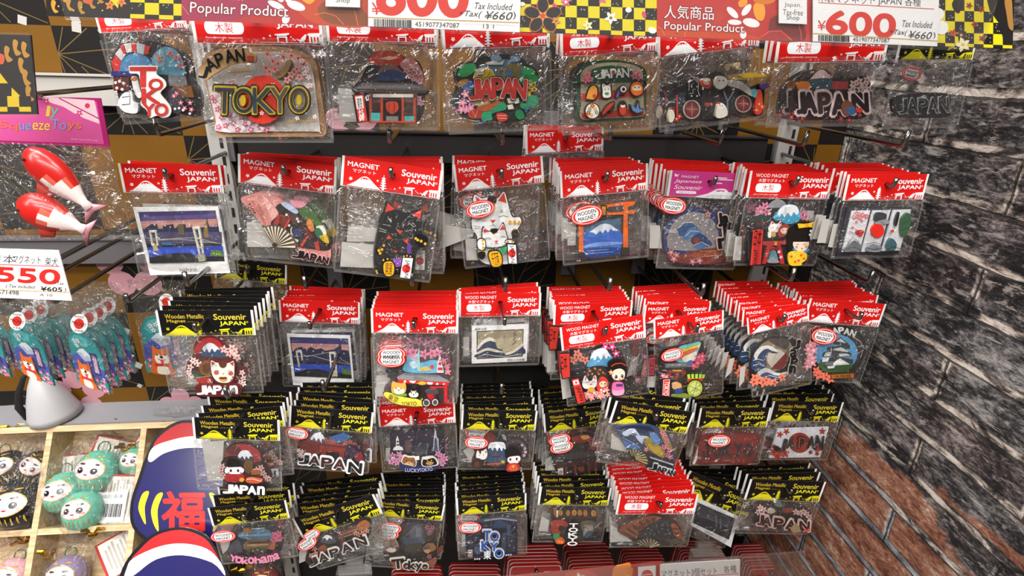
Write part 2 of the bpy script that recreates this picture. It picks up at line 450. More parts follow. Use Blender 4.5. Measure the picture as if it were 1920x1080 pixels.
STY['K'] = ('0b0a0a', '''
O c2a52e .02 228,56 318,40 0 Wooden Metallic
O c2a52e .02 156,102 152,36 0 Magnet
T a8902c 288,106 84,13 0 マグネット
O d2c03a .028 602,62 268,54 0 Souvenir
O e6e02a .028 618,128 214,47 0 JAPAN
T e6e02a 742,112 18,18 0 ®
''' + ICONS.format(c='d9cf1e', b='0b0a0a') + 'L d9cf1e 3 40,232 780,232')
STY['P'] = ('dd3f95', '''
P fff 45,28 70,38 95,34 75,46 82,60 66,52 50,56
T fff 200,52 170,22 0 MAGNET
I fff 185,98 270,40 0 Japanese
I fff 195,150 275,40 0 Souvenir
S fff 85,197 95,185 180,184 270,185 280,197 270,209 180,210 95,209
T dd3f95 183,197 150,14 0 木製マグネット
S fff 300,240 400,200 470,160 520,150 570,155 620,190 760,240
S dd3f95 470,172 500,165 520,164 560,168 545,178 520,172 500,180
L fff 9 440,50 560,50
L fff 9 480,66 620,66
L fff 9 460,100 520,100
P fff 660,40 705,36 712,130 665,134
P fff 715,36 765,40 770,130 722,134
T dd3f95 687,84 36,80 0 日
T dd3f95 744,84 36,80 0 本
P fff 600,182 690,178 688,188 672,188 674,238 662,238 662,204 630,204 630,238 618,238 618,190 601,192
E fff 710,165 18,18
E dd3f95 710,165 12,12
''')
HDR_H = .30
_HDR = {}
def header_mesh(st, W):
    key = (st, round(W, 4))
    if key in _HDR: return _HDR[key]
    col, art = STY[st]; k = W / 800
    cv = lambda x, y: ((x - 400) * k, -y * k)
    a = Art(cv, base=.0004, step=.00003)
    H = HDR_H * 800
    # folded card with a euro slot cut through it
    outer = [(0, 0), (800, 0), (800, H), (0, H)]
    slot = [(400 + (17 if abs(math.sin(t)) < .9 else 14) * math.cos(t) * 1.5, 92 + 17 * math.sin(t)) for t in [2 * math.pi * i / 14 for i in range(14)]]
    tris = tessellate_polygon([[Vector((x, y, 0)) for x, y in outer], [Vector((x, y, 0)) for x, y in slot]])
    P2 = [cv(x, y) for x, y in outer + slot]; c = lin('f0eeea')
    for yy in (-.0004, .0004):
        b = len(a.v); a.v += [(x, yy, z) for x, z in P2]
        for t in tris: a.f.append([b + q for q in (t if yy < 0 else t[::-1])]); a.k.append(c)
    b = len(a.v)
    for lst in (outer, slot):
        q = [cv(*p) for p in lst]; b = len(a.v); n = len(q)
        a.v += [(x, -.0004, z) for x, z in q] + [(x, .0004, z) for x, z in q]
        for i in range(n): a.f.append([b + i, b + (i + 1) % n, b + n + (i + 1) % n, b + n + i]); a.k.append(lin(col) if lst is slot or i == 0 else c)
    a.first = False; a.z0 = .0004; a.z = .00044
    inner = [(20, 0), (780, 0), (780, H - 3), (20, H - 3)]
    tris = tessellate_polygon([[Vector((x, y, 0)) for x, y in inner], [Vector((x, y, 0)) for x, y in slot]])
    b = len(a.v); a.v += [(x, -a.z, z) for x, z in [cv(*p) for p in inner + slot]]; c = lin(col)
    for t in tris: a.f.append([b + q for q in t]); a.k.append(c)
    a.z0 = a.z; a.nxt()
    a.draw(art)
    me = a.mesh('header_card', M_CARD)
    # front face of the header must look outwards
    me.validate(); _HDR[key] = me; return me

_BAG = {}
def bag_mesh(W, H, bulge=.006, var=0):
    """two sheets of clear film sealed along the sides and the foot, creased between"""
    key = (round(W, 3), round(H, 3), round(bulge, 4), var)
    if key in _BAG: return _BAG[key]
    r = random.Random(hash(key) % 9973); nx, ny = 14, 14; v = []; f = []
    rid = [(r.uniform(-.5, .5), r.uniform(0, 1), r.uniform(0, math.pi), r.uniform(.04, .10), r.uniform(-.0016, .0016)) for _ in range(9)]
    for sgn in (-1, 1):
        b = len(v)
        for j in range(ny + 1):
            for i in range(nx + 1):
                s = i / nx; t = j / ny
                pr = (min(1, s * 5) * min(1, (1 - s) * 5)) ** .5 * (min(1, t * 3.5 + .05)) * min(1, (1 - t) * 9) ** .6
                d = bulge * pr
                for (px, pt, an, wd, am) in rid:
                    dd = ((s - .5 - px) * math.cos(an) + (t - pt) * math.sin(an)) / wd; d += am * math.exp(-dd * dd) * min(1, pr * 2)
                d += r.uniform(-.0004, .0004) * pr
                if t > .99: d = .0004
                y = -.0012 - d if sgn < 0 else .0012 + max(0, d * .45)
                ed = .0
                v.append(((s - .5) * W + ed, y, -t * H))
        for j in range(ny):
            for i in range(nx):
                q = [b + j * (nx + 1) + i, b + (j + 1) * (nx + 1) + i, b + (j + 1) * (nx + 1) + i + 1, b + j * (nx + 1) + i + 1]
                f.append(q if sgn < 0 else q[::-1])
    # welded seams down both sides and along the foot
    k0 = len(f); e = .0011
    for (x0, z0, x1, z1, y) in ((-W / 2, -H, W / 2, -H - .0028, -.0003), (-W / 2 - .0006, -H, -W / 2 + e, -H * .12, -.0016), (W / 2 - e, -H, W / 2 + .0006, -H * .12, -.0016), (-W / 2, -H * .22, W / 2, -H * .205, -.0022)):
        b = len(v); v += [(x0, y, z0), (x1, y, z0), (x1, y, z1), (x0, y, z1)]; f.append([b, b + 1, b + 2, b + 3])
    f.pop()
    me = build('plastic_bag', v, f, [M_BAG, M_SEAM], True)
    for p in me.polygons[k0:]: p.material_index = 1
    _BAG[key] = me; return me
def sticker_mesh():
    a = Art(lambda x, y: (x / 100 * .022, -y / 100 * .022), base=.0003, step=.00003)
    a.draw('''E dc2f1a 0,0 52,32
E fff 0,0 47.5,28
E dc2f1a 0,0 45.5,26.5
S fff -38,0 -33,-13 -24,-19 0,-20 24,-19 33,-13 38,0 33,13 24,19 0,20 -24,19 -33,13
O 1c1c1c .025 0,-8 62,13 0 WOODEN
O 1c1c1c .025 0,9 58,13 0 MAGNET''')
    return a.mesh('oval_sticker', M_ART)
STK = None
ART = {}
# ---------------------------------------------------------------- the pictures cut or printed on each magnet
def PIC(key, o, art, stk=(), lab=()): ART[key] = dict(o=o, art=art, stk=stk, lab=lab)
PIC('A1', (160, 20, 4), '''
S 2a2529 192,400 215,320 270,250 380,232 500,240 620,262 710,320 755,420 770,500 820,560 850,650 840,760 780,790 690,765 660,800 520,805 420,775 290,770 258,700 235,600 205,480
S 4f93c4 252,450 262,390 300,345 360,320 430,330 480,370 490,460
P d8302a 195,395 222,330 268,378 255,450 215,455
P d9d3cf 222,325 258,280 300,335 270,375
P d8302a 258,262 282,255 308,315 288,325
P d9d3cf 290,250 345,240 350,308 312,318
P d8302a 350,240 378,238 384,308 356,310
P b9c4cc 385,240 450,255 440,330 390,315
P d8302a 452,260 490,270 470,330 445,325
S 5e9fb4 500,400 515,330 580,275 650,280 710,330 745,420 740,490 600,480 520,470
S 8fb8c4 520,340 580,290 600,400 540,420
F d98a90 32 c44 640,320 690,350 720,410 560,360
F d8302a 10 fff 310,415 355,385 430,370 540,330 600,380
R 2a2a78 205,455 430,492
P 77767c 630,480 760,490 775,560 640,565
P 7c4c20 660,560 805,565 825,650 690,650
R 5a2420 225,500 340,600
D d8d2cc 12 240,540 270,530 300,545 250,580 290,590
S f1efec 362,500 400,500 415,560 435,640 405,650 372,580
E c9762c 378,512 26,16
S e9e7e6 260,690 300,620 360,615 375,680 410,700 400,765 330,765 290,745
L 444 6 290,650 350,640 350,700 290,705
S 3c3a44 640,600 700,590 740,680 730,760 660,750
F d77486 22 fff 700,620 730,690 800,690 810,740 760,730 680,640
D e8e4e2 10 720,730 750,745 690,735 800,770
^
S f3efec 355,425 370,415 550,415 566,430 560,478 615,520 630,565 590,610 600,640 650,700 668,745 650,790 600,800 560,785 510,800 485,745 440,700 455,640 440,560 425,480 365,470
O c8362e .05 460,500 185,140 0 T
O c8362e .06 555,555 100,80 0 O
O c8362e .05 520,640 130,105 0 K
O c8362e .05 505,742 85,85 0 Y
O c8362e .05 598,742 92,88 0 O''')
PIC('A2', (160, 20, 4), '''
S b78b62 870,420 900,330 1000,290 1200,272 1400,268 1550,285 1660,330 1730,400 1755,520 1780,700 1805,880 1790,935 1700,945 1400,945 1100,945 1000,940 975,880 940,700 900,540
L 7d5a3a 3 905,360 1700,350
L 7d5a3a 3 890,500 930,498
L 7d5a3a 3 930,700 960,700
L 7d5a3a 3 1750,600 1770,600
L 7d5a3a 3 1770,760 1790,760
^
S c9c2ba 915,470 960,370 1080,325 1300,308 1500,315 1620,355 1700,430 1730,600 1765,900 1740,905 1400,905 1010,905 990,850 950,680
P d8b88c 1080,440 1230,425 1230,455 1080,465
P d8b88c 1520,815 1740,805 1742,830 1522,842
S f0d8dc 945,640 1010,620 1100,780 1300,800 1420,860 1380,905 1010,905 990,800
F c96a7e 26 f6dfe3 980,680 1000,740 1030,800 1060,860 1090,780 1120,840 1150,890 1180,800 1210,850 1250,890 1270,830 1320,870 1370,890 1010,870 960,650 1050,730 1040,560 1000,590 1110,545 1020,600
F f3e3e6 17 c96a7e 1000,710 1080,830 1130,780 1200,880 1300,850 1060,770 1240,840 1340,880
S 9a7a52 1440,480 1500,430 1520,380 1560,380 1530,460 1470,510
F dc8f86 34 8b3f44 1380,330 1420,380 1370,430 1460,400 1500,350 1560,340 1610,360 1650,400 1600,440 1560,480 1620,500 1530,520 1440,440 1400,460
F f1d0d2 24 c96a7e 1640,380 1680,440 1690,500 1660,470 1700,560 1670,580
^
E d2321f 1355,665 165,180
F f4e0e2 20 c96a7e 1430,560 1560,610 1485,720 1665,590 1400,620 1140,655 1350,765 1610,800 1740,790 1200,740
^ 0.6
O 1d1a16 .075 1085,672 160,210 2 T
O 1d1a16 .075 1225,672 160,195 0 O
O 1d1a16 .075 1370,670 170,205 -1 K
O 1d1a16 .075 1490,668 150,205 -1 Y
O 1d1a16 .075 1630,668 145,195 0 O
O b79b2c .045 1085,672 152,200 2 T
O b79b2c .045 1225,672 152,186 0 O
O b79b2c .045 1370,670 160,196 -1 K
O b79b2c .045 1490,668 140,196 -1 Y
O b79b2c .045 1630,668 137,186 0 O
T 30323c 1085,672 142,186 2 T
T 23302e 1225,672 142,176 0 O
T 2c3a44 1370,670 150,184 -1 K
T 50484c 1490,668 130,184 -1 Y
T 38343a 1630,668 127,176 0 O
E c9a81f 1222,672 22,40
E c9a81f 1632,668 20,38
S c7a06e 900,440 950,400 1100,320 1220,285 1245,310 1315,335 1310,395 1240,395 1130,415 1000,490 960,520 930,500
O 18161a .03 942,465 55,90 18 J
O 18161a .03 992,410 70,90 -30 A
O 18161a .03 1056,372 55,90 -22 P
O 18161a .03 1130,345 68,90 -16 A
O 18161a .03 1207,342 62,92 -8 N
R c94a38 1258,345 1302,385''')
PIC('A3', (600, 20, 4), '''
S 2c2326 240,580 300,480 350,370 420,320 560,305 640,350 740,380 785,500 770,560 815,605 790,640 780,740 720,830 380,835 340,700 260,620
S b5321f 370,390 400,320 500,302 590,325 630,380 560,420 450,410
P dcae8c 440,360 520,340 600,352 520,372
S 7f5c50 470,410 540,400 600,440 640,500 440,500
S 33426e 445,470 540,440 620,470 640,520 440,520
S c07c78 600,400 660,350 730,390 780,500 760,560 700,520 640,460
F d8a0a4 30 a5565c 650,380 700,420 740,470 650,450 690,500 750,530 720,440
F c08a92 30 a5565c 740,660 760,690 720,700
P 94806a 250,570 360,370 372,380 300,520
P 5b5558 255,590 320,540 660,545 770,560 810,605
P 77716f 320,560 700,560 760,580 290,585
P 2e2422 245,585 810,600 790,625 270,615
L 8a5a3c 3 260,600 800,610
R 5b3a34 370,620 730,840
R d9cfc4 400,625 700,650
P 2c2422 380,650 720,655 720,665 380,662
R c0442a 372,655 392,835
R c0442a 455,655 475,835
R c0442a 612,655 632,835
R c0442a 700,655 720,835
R 3c2420 392,690 455,760
R 3c2420 632,690 700,760
R 4fa3a3 385,765 455,825
R 4fa3a3 636,790 708,830
R 241a18 478,670 610,830
S b8402a 500,690 545,680 585,690 590,740 545,775 505,745
L 241a18 3 520,690 522,765
L 241a18 3 560,690 560,765
R 777 500,790 590,825
R c0442a 380,826 720,838
^
P 1c1618 250,630 340,622 372,830 285,840
P d9382e 264,636 334,628 362,825 298,832
P efe7e2 272,645 326,638 336,730 284,738
T 1c1618 305,690 34,80 -6 東京
O f3ece8 .02 320,780 36,90 -6 おみ''', lab=[[(130, 580), (250, 590), (280, 835), (140, 835)]])
PIC('A4', (600, 20, 4), '''
S 2a2a26 1020,470 1080,400 1160,380 1300,330 1480,340 1560,400 1620,440 1640,520 1600,600 1640,680 1560,760 1520,820 1400,840 1250,820 1100,810 1030,740 1000,690 1040,600
S 35ad62 1030,470 1080,410 1150,395 1170,440 1110,490 1050,495
S 35ad62 1500,430 1540,420 1600,440 1610,490 1570,520 1500,500
S 5f7f9a 1180,440 1320,370 1480,380 1520,470 1400,530 1250,530
P 8d7a4a 1380,420 1450,390 1530,420 1500,440 1500,520 1440,520 1440,440
P a88a52 1320,440 1400,430 1400,445 1390,445 1390,520 1375,520 1375,450 1345,450 1345,520 1330,520 1330,452
S 7fa3bf 1280,340 1340,335 1360,370 1300,390
S 7fa3bf 1430,340 1490,345 1500,375 1440,385
P e8ded0 1240,390 1300,375 1340,390 1380,375 1370,405 1250,405
S e5c22f 1150,500 1170,450 1240,425 1300,460 1315,520 1250,545 1170,540
L 9a7a14 3 1232,540 1190,450
L 9a7a14 3 1232,540 1235,430
L 9a7a14 3 1232,540 1280,445
P efe6d4 1160,440 1225,432 1225,478 1170,482
T 3a2a20 1193,462 50,14 -4 I LOVE
S 3d5fa0 1060,560 1110,520 1150,540 1140,590 1080,590
S c08a3a 1030,550 1060,520 1110,515 1100,545 1050,570
S 2f9e58 1500,500 1560,480 1630,490 1620,540 1550,560 1510,550
E d9b23a 1555,560 22,20
E d9b23a 1595,555 22,20
E d9b23a 1570,595 22,20
E d9b23a 1605,590 20,18
E d9b23a 1560,630 20,18
E 6a4410 1555,560 12,10
E 6a4410 1595,555 12,10
E 6a4410 1570,595 12,10
E 6a4410 1605,590 10,8
S e8d6a4 1120,690 1200,640 1330,640 1340,690 1240,720
E d9412a 1232,660 24,24
F e28bb8 36 f3d43a 1090,625 1070,690 1130,680 1100,740 1060,740 1130,730
S b5382a 1110,770 1150,740 1220,745 1210,800 1130,805
L f0c8a0 2 1165,800 1140,748
L f0c8a0 2 1165,800 1180,745
S b5622e 1180,720 1280,690 1360,660 1370,690 1280,745 1200,750
S 2f9e6e 1210,810 1220,760 1270,750 1330,700 1380,690 1390,740 1290,770 1290,815 1240,820
S 2f9e6e 1500,700 1560,640 1620,640 1630,690 1570,740 1510,730
S 1f7e52 1460,760 1500,740 1530,790 1500,815 1470,800
P efe9d8 1400,660 1450,650 1460,690 1410,695
P efe9d8 1450,670 1485,655 1490,690 1460,698
P efe9d8 1400,710 1440,700 1450,735 1410,740
S c0392a 1320,770 1390,770 1400,815 1340,830
L f0e0c0 3 1325,785 1395,785
L f0e0c0 3 1330,805 1395,805
D 38589a 12 1540,750 1570,730 1220,830
^
O 1c0c0a .09 1160,592 90,150 -4 J
O 1c0c0a .09 1245,590 105,150 3 A
O 1c0c0a .09 1325,580 85,150 -3 P
O 1c0c0a .09 1405,582 105,150 3 A
O 1c0c0a .09 1490,590 100,150 4 N
O e6cfc0 .065 1160,592 86,144 -4 J
O e6cfc0 .065 1245,590 100,144 3 A
O e6cfc0 .065 1325,580 80,144 -3 P
O e6cfc0 .065 1405,582 100,144 3 A
O e6cfc0 .065 1490,590 95,144 4 N
O a32318 .05 1160,590 80,136 -4 J
O a32318 .05 1245,588 94,136 3 A
O a32318 .05 1325,578 74,136 -3 P
O a32318 .05 1405,580 94,136 3 A
O a32318 .05 1490,588 90,136 4 N''')
PIC('A5', (1040, 20, 4), '''
S 22442f 165,560 175,470 240,400 360,372 480,372 600,395 680,440 690,520 688,700 680,790 640,815 420,830 210,840 175,820 168,700
^
S b0a483 195,560 200,470 260,415 380,390 500,392 610,415 655,460 660,540 665,700 660,790 420,805 205,815 198,700
S 2a5238 270,460 300,430 420,412 540,428 580,460 580,520 430,520 280,525
S 2a5238 195,545 200,530 420,518 655,505 660,530
P c63c28 195,620 662,575 664,640 198,678
P c63c28 200,770 664,730 664,785 203,812
O f2efe6 .03 345,478 60,66 -3 J
O f2efe6 .03 387,474 50,66 -3 A
O f2efe6 .03 437,470 42,66 -3 P
O f2efe6 .03 478,468 48,66 -3 A
O f2efe6 .03 527,466 48,66 -3 N
D c63c28 14 435,462
F d97a86 32 a84858 240,480 260,515 225,520 610,465 620,500 590,490
^
S 2a2420 225,650 240,580 280,555 320,580 315,640 290,670 240,670
S e39a3a 230,655 250,590 280,562 308,585 305,640 280,665 240,660
E c63c28 288,640 14,16
S 2a2420 335,560 350,540 410,545 418,600 415,650 350,655 340,610
S f0ece0 345,560 355,548 372,560 392,560 405,548 408,590 408,645 355,648 350,600
P c63c28 350,566 358,553 366,562
P c63c28 396,562 404,553 406,566
D 2a2420 4 366,590 392,588
E 3a8a50 380,620 16,8
S 2a2420 440,640 455,590 500,555 530,580 520,620 480,630 460,660
S 6a4a9a 448,640 470,595 470,630 458,655
E e9e4dc 502,588 22,24
E 2a2420 502,590 12,14
E 2a2420 600,585 52,58
E dd6a22 600,585 46,52
S e8cfae 568,572 600,555 632,572 630,595 600,600 572,595
D 2a2420 5 585,575 615,575
E 2a2420 270,750 58,62
E efe9d8 270,750 50,55
F c63c28 22 f0d43a 270,712 240,765
F 3f9a62 16 fff 300,760 250,735
F e0a03a 14 fff 290,735 262,780
S 2a2420 335,785 360,720 410,680 435,685 420,750 380,745 370,790
S b8382c 342,780 365,725 412,688 428,692 395,735
E 2a2420 492,720 32,48
E c63c28 492,740 25,40
E f0d8c4 492,710 18,16
E 241c1a 492,696 18,10
S 2a2420 545,700 580,720 600,670 612,680 620,730 655,740 600,770 560,750
P 5f86bc 550,705 590,730 602,685 612,735 650,745 600,765 565,748''')
PIC('A6', (1040, 20, 4), '''
S 1d1819 835,820 845,700 880,600 960,560 1030,500 1100,540 1180,460 1260,470 1340,560 1440,600 1500,560 1570,560 1570,700 1550,780 1460,790 1380,740 1300,800 1200,830 1080,830 960,820
R 2e3a52 920,610 980,720
E 0e0c0d 1030,740 92,96
E bfb9b0 1028,740 66,72
E 7c1f1e 1028,740 56,62
E a04038 1028,740 26,28
L d8c0b0 3 985,740 1072,740
L d8c0b0 3 1028,690 1028,790
E 0e0c0d 1410,695 82,86
E bfb9b0 1412,698 62,66
E 7c1f1e 1412,698 54,58
E a04038 1412,698 25,27
L d8c0b0 3 1372,698 1452,698
L d8c0b0 3 1412,650 1412,745
R 1a1516 1100,600 1180,820
R a33028 1120,690 1180,715
L 6a7a88 12 1260,600 1290,680 1290,790
L 6a7a88 12 1340,600 1290,680
S 141112 990,660 995,590 985,540 1020,530 1040,505 1065,530 1080,560 1070,610 1085,640 1060,660
L e2ddd8 4 1000,600 1002,540 1040,512 1072,545 1068,600 1080,640
L e2ddd8 4 1002,620 1030,620 1030,590 1050,590
D e2ddd8 6 1020,570 1060,570 1020,640 1060,640
S c8402c 1090,560 1110,510 1160,510 1165,560 1140,585
E efe5dc 1130,520 30,14
E e9bda4 1130,545 22,12
S e3ddd2 1190,560 1205,500 1240,490 1280,510 1280,560 1230,590
D 221c1c 6 1225,525 1255,525
S d8c08a 1350,400 1380,390 1370,440 1345,430
S b9b2aa 1300,520 1400,540 1480,620 1460,640 1380,590 1290,560
S 5aa0a8 1460,600 1500,590 1510,640 1480,650
S c8402c 1500,640 1530,590 1545,660 1540,760 1490,770
F d9483a 28 f0d43a 1520,700 1500,745 1540,720
S 4a3a80 1530,560 1580,545 1590,575 1540,590
S d9b23a 1380,480 1480,465 1570,490 1500,500 1400,505
S e6dfd0 1195,790 1210,710 1235,690 1270,720 1280,780 1230,805
E f4efe6 1232,715 26,24
D 221c1c 4 1224,712 1242,712
P c8402c 1212,700 1222,685 1228,700
L c8402c 10 900,630 905,700 905,830
F c23a2e 24 e8d0b0 900,810 870,750 920,790
S e0d8c0 840,780 860,740 885,780 870,830 845,830''')
PIC('A7', (1440, 20, 4), '''
S 2a2022 170,800 185,640 210,560 330,470 440,440 520,520 640,500 730,490 775,560 780,640 750,760 700,810 500,820 250,820
S d8b8b4 330,500 380,450 430,450 470,520 330,520
S 35525c 300,520 470,510 480,590 300,580
S d97a22 215,560 250,530 310,540 310,590 240,605
R a83a38 480,530 600,590
F d8c0b8 36 b05050 640,550 680,530 720,560 740,520 750,590 690,590 630,590
F b83a3a 26 e8a0a0 190,770 220,800 170,800 250,810 700,750 730,770 680,780 540,810 600,820
^
O e9cfcc .12 228,690 66,165 -4 J
O e9cfcc .12 290,690 110,165 -4 A
O e9cfcc .12 400,690 95,165 -4 P
O e9cfcc .12 510,700 115,160 -4 A
O e9cfcc .12 665,690 125,150 -4 N
O 2b2022 .055 228,690 58,146 -4 J
O 2b2022 .055 290,690 96,146 -4 A
O 3a2a26 .055 400,690 82,146 -4 P
O 2b2022 .055 510,700 102,142 -4 A
O 2b2022 .055 665,690 112,132 -4 N
S 77452c 525,710 560,670 600,690 620,740 580,790 540,770
S 3a5f8a 560,730 620,720 625,770 575,780
E c23a2e 655,745 24,18''')
PIC('A8', (1440, 20, 4), '''
S 17171a 960,640 1340,620 1360,740 1340,800 980,800 940,760
O a8a8ac .06 1012,716 62,110 -2 J
O a8a8ac .06 1080,712 78,115 -2 A
O a8a8ac .06 1160,712 72,115 -2 P
O a8a8ac .06 1232,708 78,115 -2 A
O a8a8ac .06 1312,705 74,115 -2 N
O 1a1a1d .02 1012,716 58,104 -2 J
O 1a1a1d .02 1080,712 73,108 -2 A
O 1a1a1d .02 1160,712 67,108 -2 P
O 1a1a1d .02 1232,708 73,108 -2 A
O 1a1a1d .02 1312,705 69,108 -2 N''', stk=[(1042, 475, 145, 10)])
BRIDGE = '''
P f1f0ee 195,478 835,470 925,968 325,985
P 15131a 235,510 815,498 885,880 330,892
P 38356e 240,514 812,502 822,560 256,575
P 5a4a80 262,545 818,525 824,556 258,580
P b98a92 256,580 824,560 832,620 272,640
P d39a84 262,600 828,575 830,600 268,625
P 26284c 275,645 335,600 380,600 390,635 420,640 425,610 500,600 510,640 545,600 590,600 600,640 640,620 640,655 740,630 752,555 770,620 835,625 862,750 300,750
P 4a4668 280,660 860,660 866,740 296,745
D e8c890 6 360,605 440,612 565,605 610,615 800,610 480,622
P 6a5a40 535,605 580,600 584,680 540,680
P 8a7238 730,640 752,560 770,700 735,700
L d8c8a0 3 320,720 560,712 860,745
L cfd0cf 3 280,700 420,712 660,700
L cfd0cf 3 690,700 780,730 862,745
P 2f6f9a 410,740 480,735 500,755 415,755
P 1f3fb0 312,775 870,765 880,840 325,850
P 2f54c8 320,785 600,775 700,790 700,810 322,815
P c9b884 345,740 360,738 400,795 360,800
P 16161c 325,850 420,830 540,812 640,818 700,850 720,880 330,890
P 5a7a3a 790,790 870,800 882,840 780,835
D d8e070 5 810,815 830,820 850,822
P d9d8c8 325,645 337,645 358,760 346,760
P d9d8c8 368,645 380,645 396,755 384,757
P d9d8c8 325,645 378,643 380,658 328,660
P d9d8c8 650,620 664,620 712,820 698,822
P d9d8c8 690,618 706,618 738,815 724,818
P d9d8c8 650,618 704,616 708,632 653,634
P c9c090 676,700 718,697 720,708 680,711
P c9c090 686,770 730,766 732,776 690,780
P a8a48c 690,825 745,820 752,870 700,876
T 555 620,935 130,34 -1 tokyo'''
PIC('B1', (200, 270, 4), BRIDGE)
PIC('B2', (200, 270, 4), '''
S d98f86 1005,415 1060,385 1150,365 1260,390 1330,430 1400,460 1480,500 1560,570 1640,680 1680,790 1670,870 1600,850 1480,800 1270,745 1180,620 1090,520
P c9736c 1080,430 1100,420 1200,600 1185,610
P e6aaa0 1160,380 1190,375 1290,520 1240,570
L 4a2a28 3 1180,380 1270,480
S 2c2422 1230,600 1290,530 1270,470 1330,440 1420,470 1530,540 1620,650 1680,770 1640,800 1560,790 1440,770 1340,690
S b8392c 1250,590 1300,530 1330,545 1275,610
S 7a2e26 1300,540 1370,560 1360,620 1300,600
P 5a3a34 1340,520 1420,500 1460,580 1400,600
D e8e0d0 10 1350,530 1430,560 1440,580 1370,610
R 2f3f6e 1400,640 1460,690
P c8402c 1500,690 1520,680 1470,770 1450,760
P c8402c 1370,560 1385,556 1340,640 1326,630
P c8402c 1560,740 1590,720 1600,790 1570,790
S d8d0c0 1380,650 1395,620 1380,690 1440,720 1420,730
S 4f6b3c 1440,500 1500,470 1560,520 1620,610 1590,620 1500,570
S d98030 1500,590 1530,560 1560,640 1530,650
S d8d2c4 1570,620 1620,610 1650,660 1640,690 1610,650
S 2f6a4a 1560,640 1600,630 1630,690 1580,690
S c9a92c 1600,690 1650,680 1670,740 1630,730
S a9b6cc 1310,440 1380,450 1440,500 1420,520 1350,480
S cf8a94 1380,420 1440,430 1500,450 1450,480 1400,460
P 6a2a24 1470,640 1500,620 1560,700 1530,710
^ 0.6
S 5c4a38 1262,752 1175,615 1200,610 1260,600 1330,620 1400,690 1430,740 1425,790 1340,770
P d9cdb8 1262,745 1182,626 1192,620
P d9cdb8 1266,742 1210,616 1222,614
P d9cdb8 1268,740 1238,612 1250,612
P d9cdb8 1270,740 1266,612 1278,612
P d9cdb8 1273,740 1294,616 1305,618
P d9cdb8 1276,740 1320,624 1331,630
P d9cdb8 1279,742 1346,640 1356,648
P d9cdb8 1282,745 1370,662 1380,672
P d9cdb8 1284,750 1392,690 1400,700
P d9cdb8 1286,756 1410,722 1416,734
P d9cdb8 1286,764 1422,756 1424,770
E 3c3024 1266,748 16,16
O d8a0a0 .12 1445,815 90,60 10 J
O d8a0a0 .12 1510,830 50,58 12 A
O d8a0a0 .12 1560,838 48,56 12 P
O d8a0a0 .12 1605,850 48,56 12 A
O d8a0a0 .12 1650,858 46,54 12 N
O 181214 .06 1445,815 84,52 10 J
O 181214 .06 1510,830 45,50 12 A
O 181214 .06 1560,838 42,50 12 P
O 181214 .06 1605,850 43,48 12 A
O 181214 .06 1650,858 40,46 12 N
T 241c1c 1100,485 44,105 -30 浅草
T 3a2a28 1170,480 22,95 -24 散歩道''', lab=[[(1040, 592), (1180, 605), (1290, 780), (1045, 780)]])
PIC('B3', (600, 270, 4), '''
S 47453e 400,800 430,620 440,560 475,480 490,420 530,430 570,485 700,490 765,475 778,560 770,650 815,690 810,760 740,810 720,850 700,1000 600,990 480,985 410,960
S 0d0c0d 408,820 436,640 446,560 480,490 495,430 525,440 570,492 690,500 755,485 768,560 762,660 800,695 798,745 740,790 715,840 690,985 600,980 490,975 418,950
P e0392a 487,512 508,442 560,490
P e0392a 694,528 765,490 752,562
P e0392a 575,645 622,652 600,678
L 777 3 606,615 650,560 690,520
L ddd 4 515,560 535,585
L ddd 4 525,570 540,575
L ddd 4 680,600 700,615
L ddd 4 690,590 708,600
L bbb 3 470,600 530,612
L bbb 3 640,655 700,640
L ddd 3 445,628 500,650
L ddd 3 445,648 498,662
L ddd 3 690,690 750,682
L ddd 3 680,705 740,690
^
S 37352f 480,770 500,680 520,660 545,705 620,710 670,690 672,770 660,830 600,840 520,830
S 0d0c0d 486,770 504,690 520,672 545,712 620,718 664,700 666,765 650,822 600,830 525,822
P e0392a 503,708 518,674 540,705
P e0392a 628,722 665,698 660,742
P e0392a 552,790 585,795 568,808
L ddd 3 515,740 530,755
L ddd 3 618,765 634,775
L 999 2 490,775 530,790
L 999 2 600,800 640,800
S 0f0e0f 420,790 430,735 480,730 500,770 470,820 430,810
S 0f0e0f 700,690 740,665 800,690 805,730 760,760 710,735
D d9a52c 11 482,752 468,782 455,810 445,790 720,700 760,720 790,740 735,712
S 7a4a9a 540,860 620,850 640,880 600,910 550,905
D c8a0d8 5 560,870 585,885 605,870
S 5a3a80 660,740 690,760 670,830 655,800
S 0f0e0f 470,880 500,840 540,850 545,880 500,900
S 0f0e0f 620,840 660,815 705,830 700,850 640,860
D d9a52c 7 632,832 655,828 680,832 480,860 510,852 428,940 433,955
S 191410 470,900 485,868 540,862 568,900 566,960 540,985 500,985 475,950
S e6a51e 480,900 492,876 535,870 558,900 556,955 535,976 502,976 484,950
T 1a140e 520,925 50,88 3 開運
P 15110f 618,838 705,842 684,1000 598,990
P f2f0ee 625,842 700,845 678,996 604,986
E d8322a 650,922 32,32 
T 161316 652,922 130,38 96 JAPAN''', lab=[[(160, 742), (415, 765), (430, 940), (145, 930)], [(205, 625), (430, 640), (430, 740), (195, 740)]])
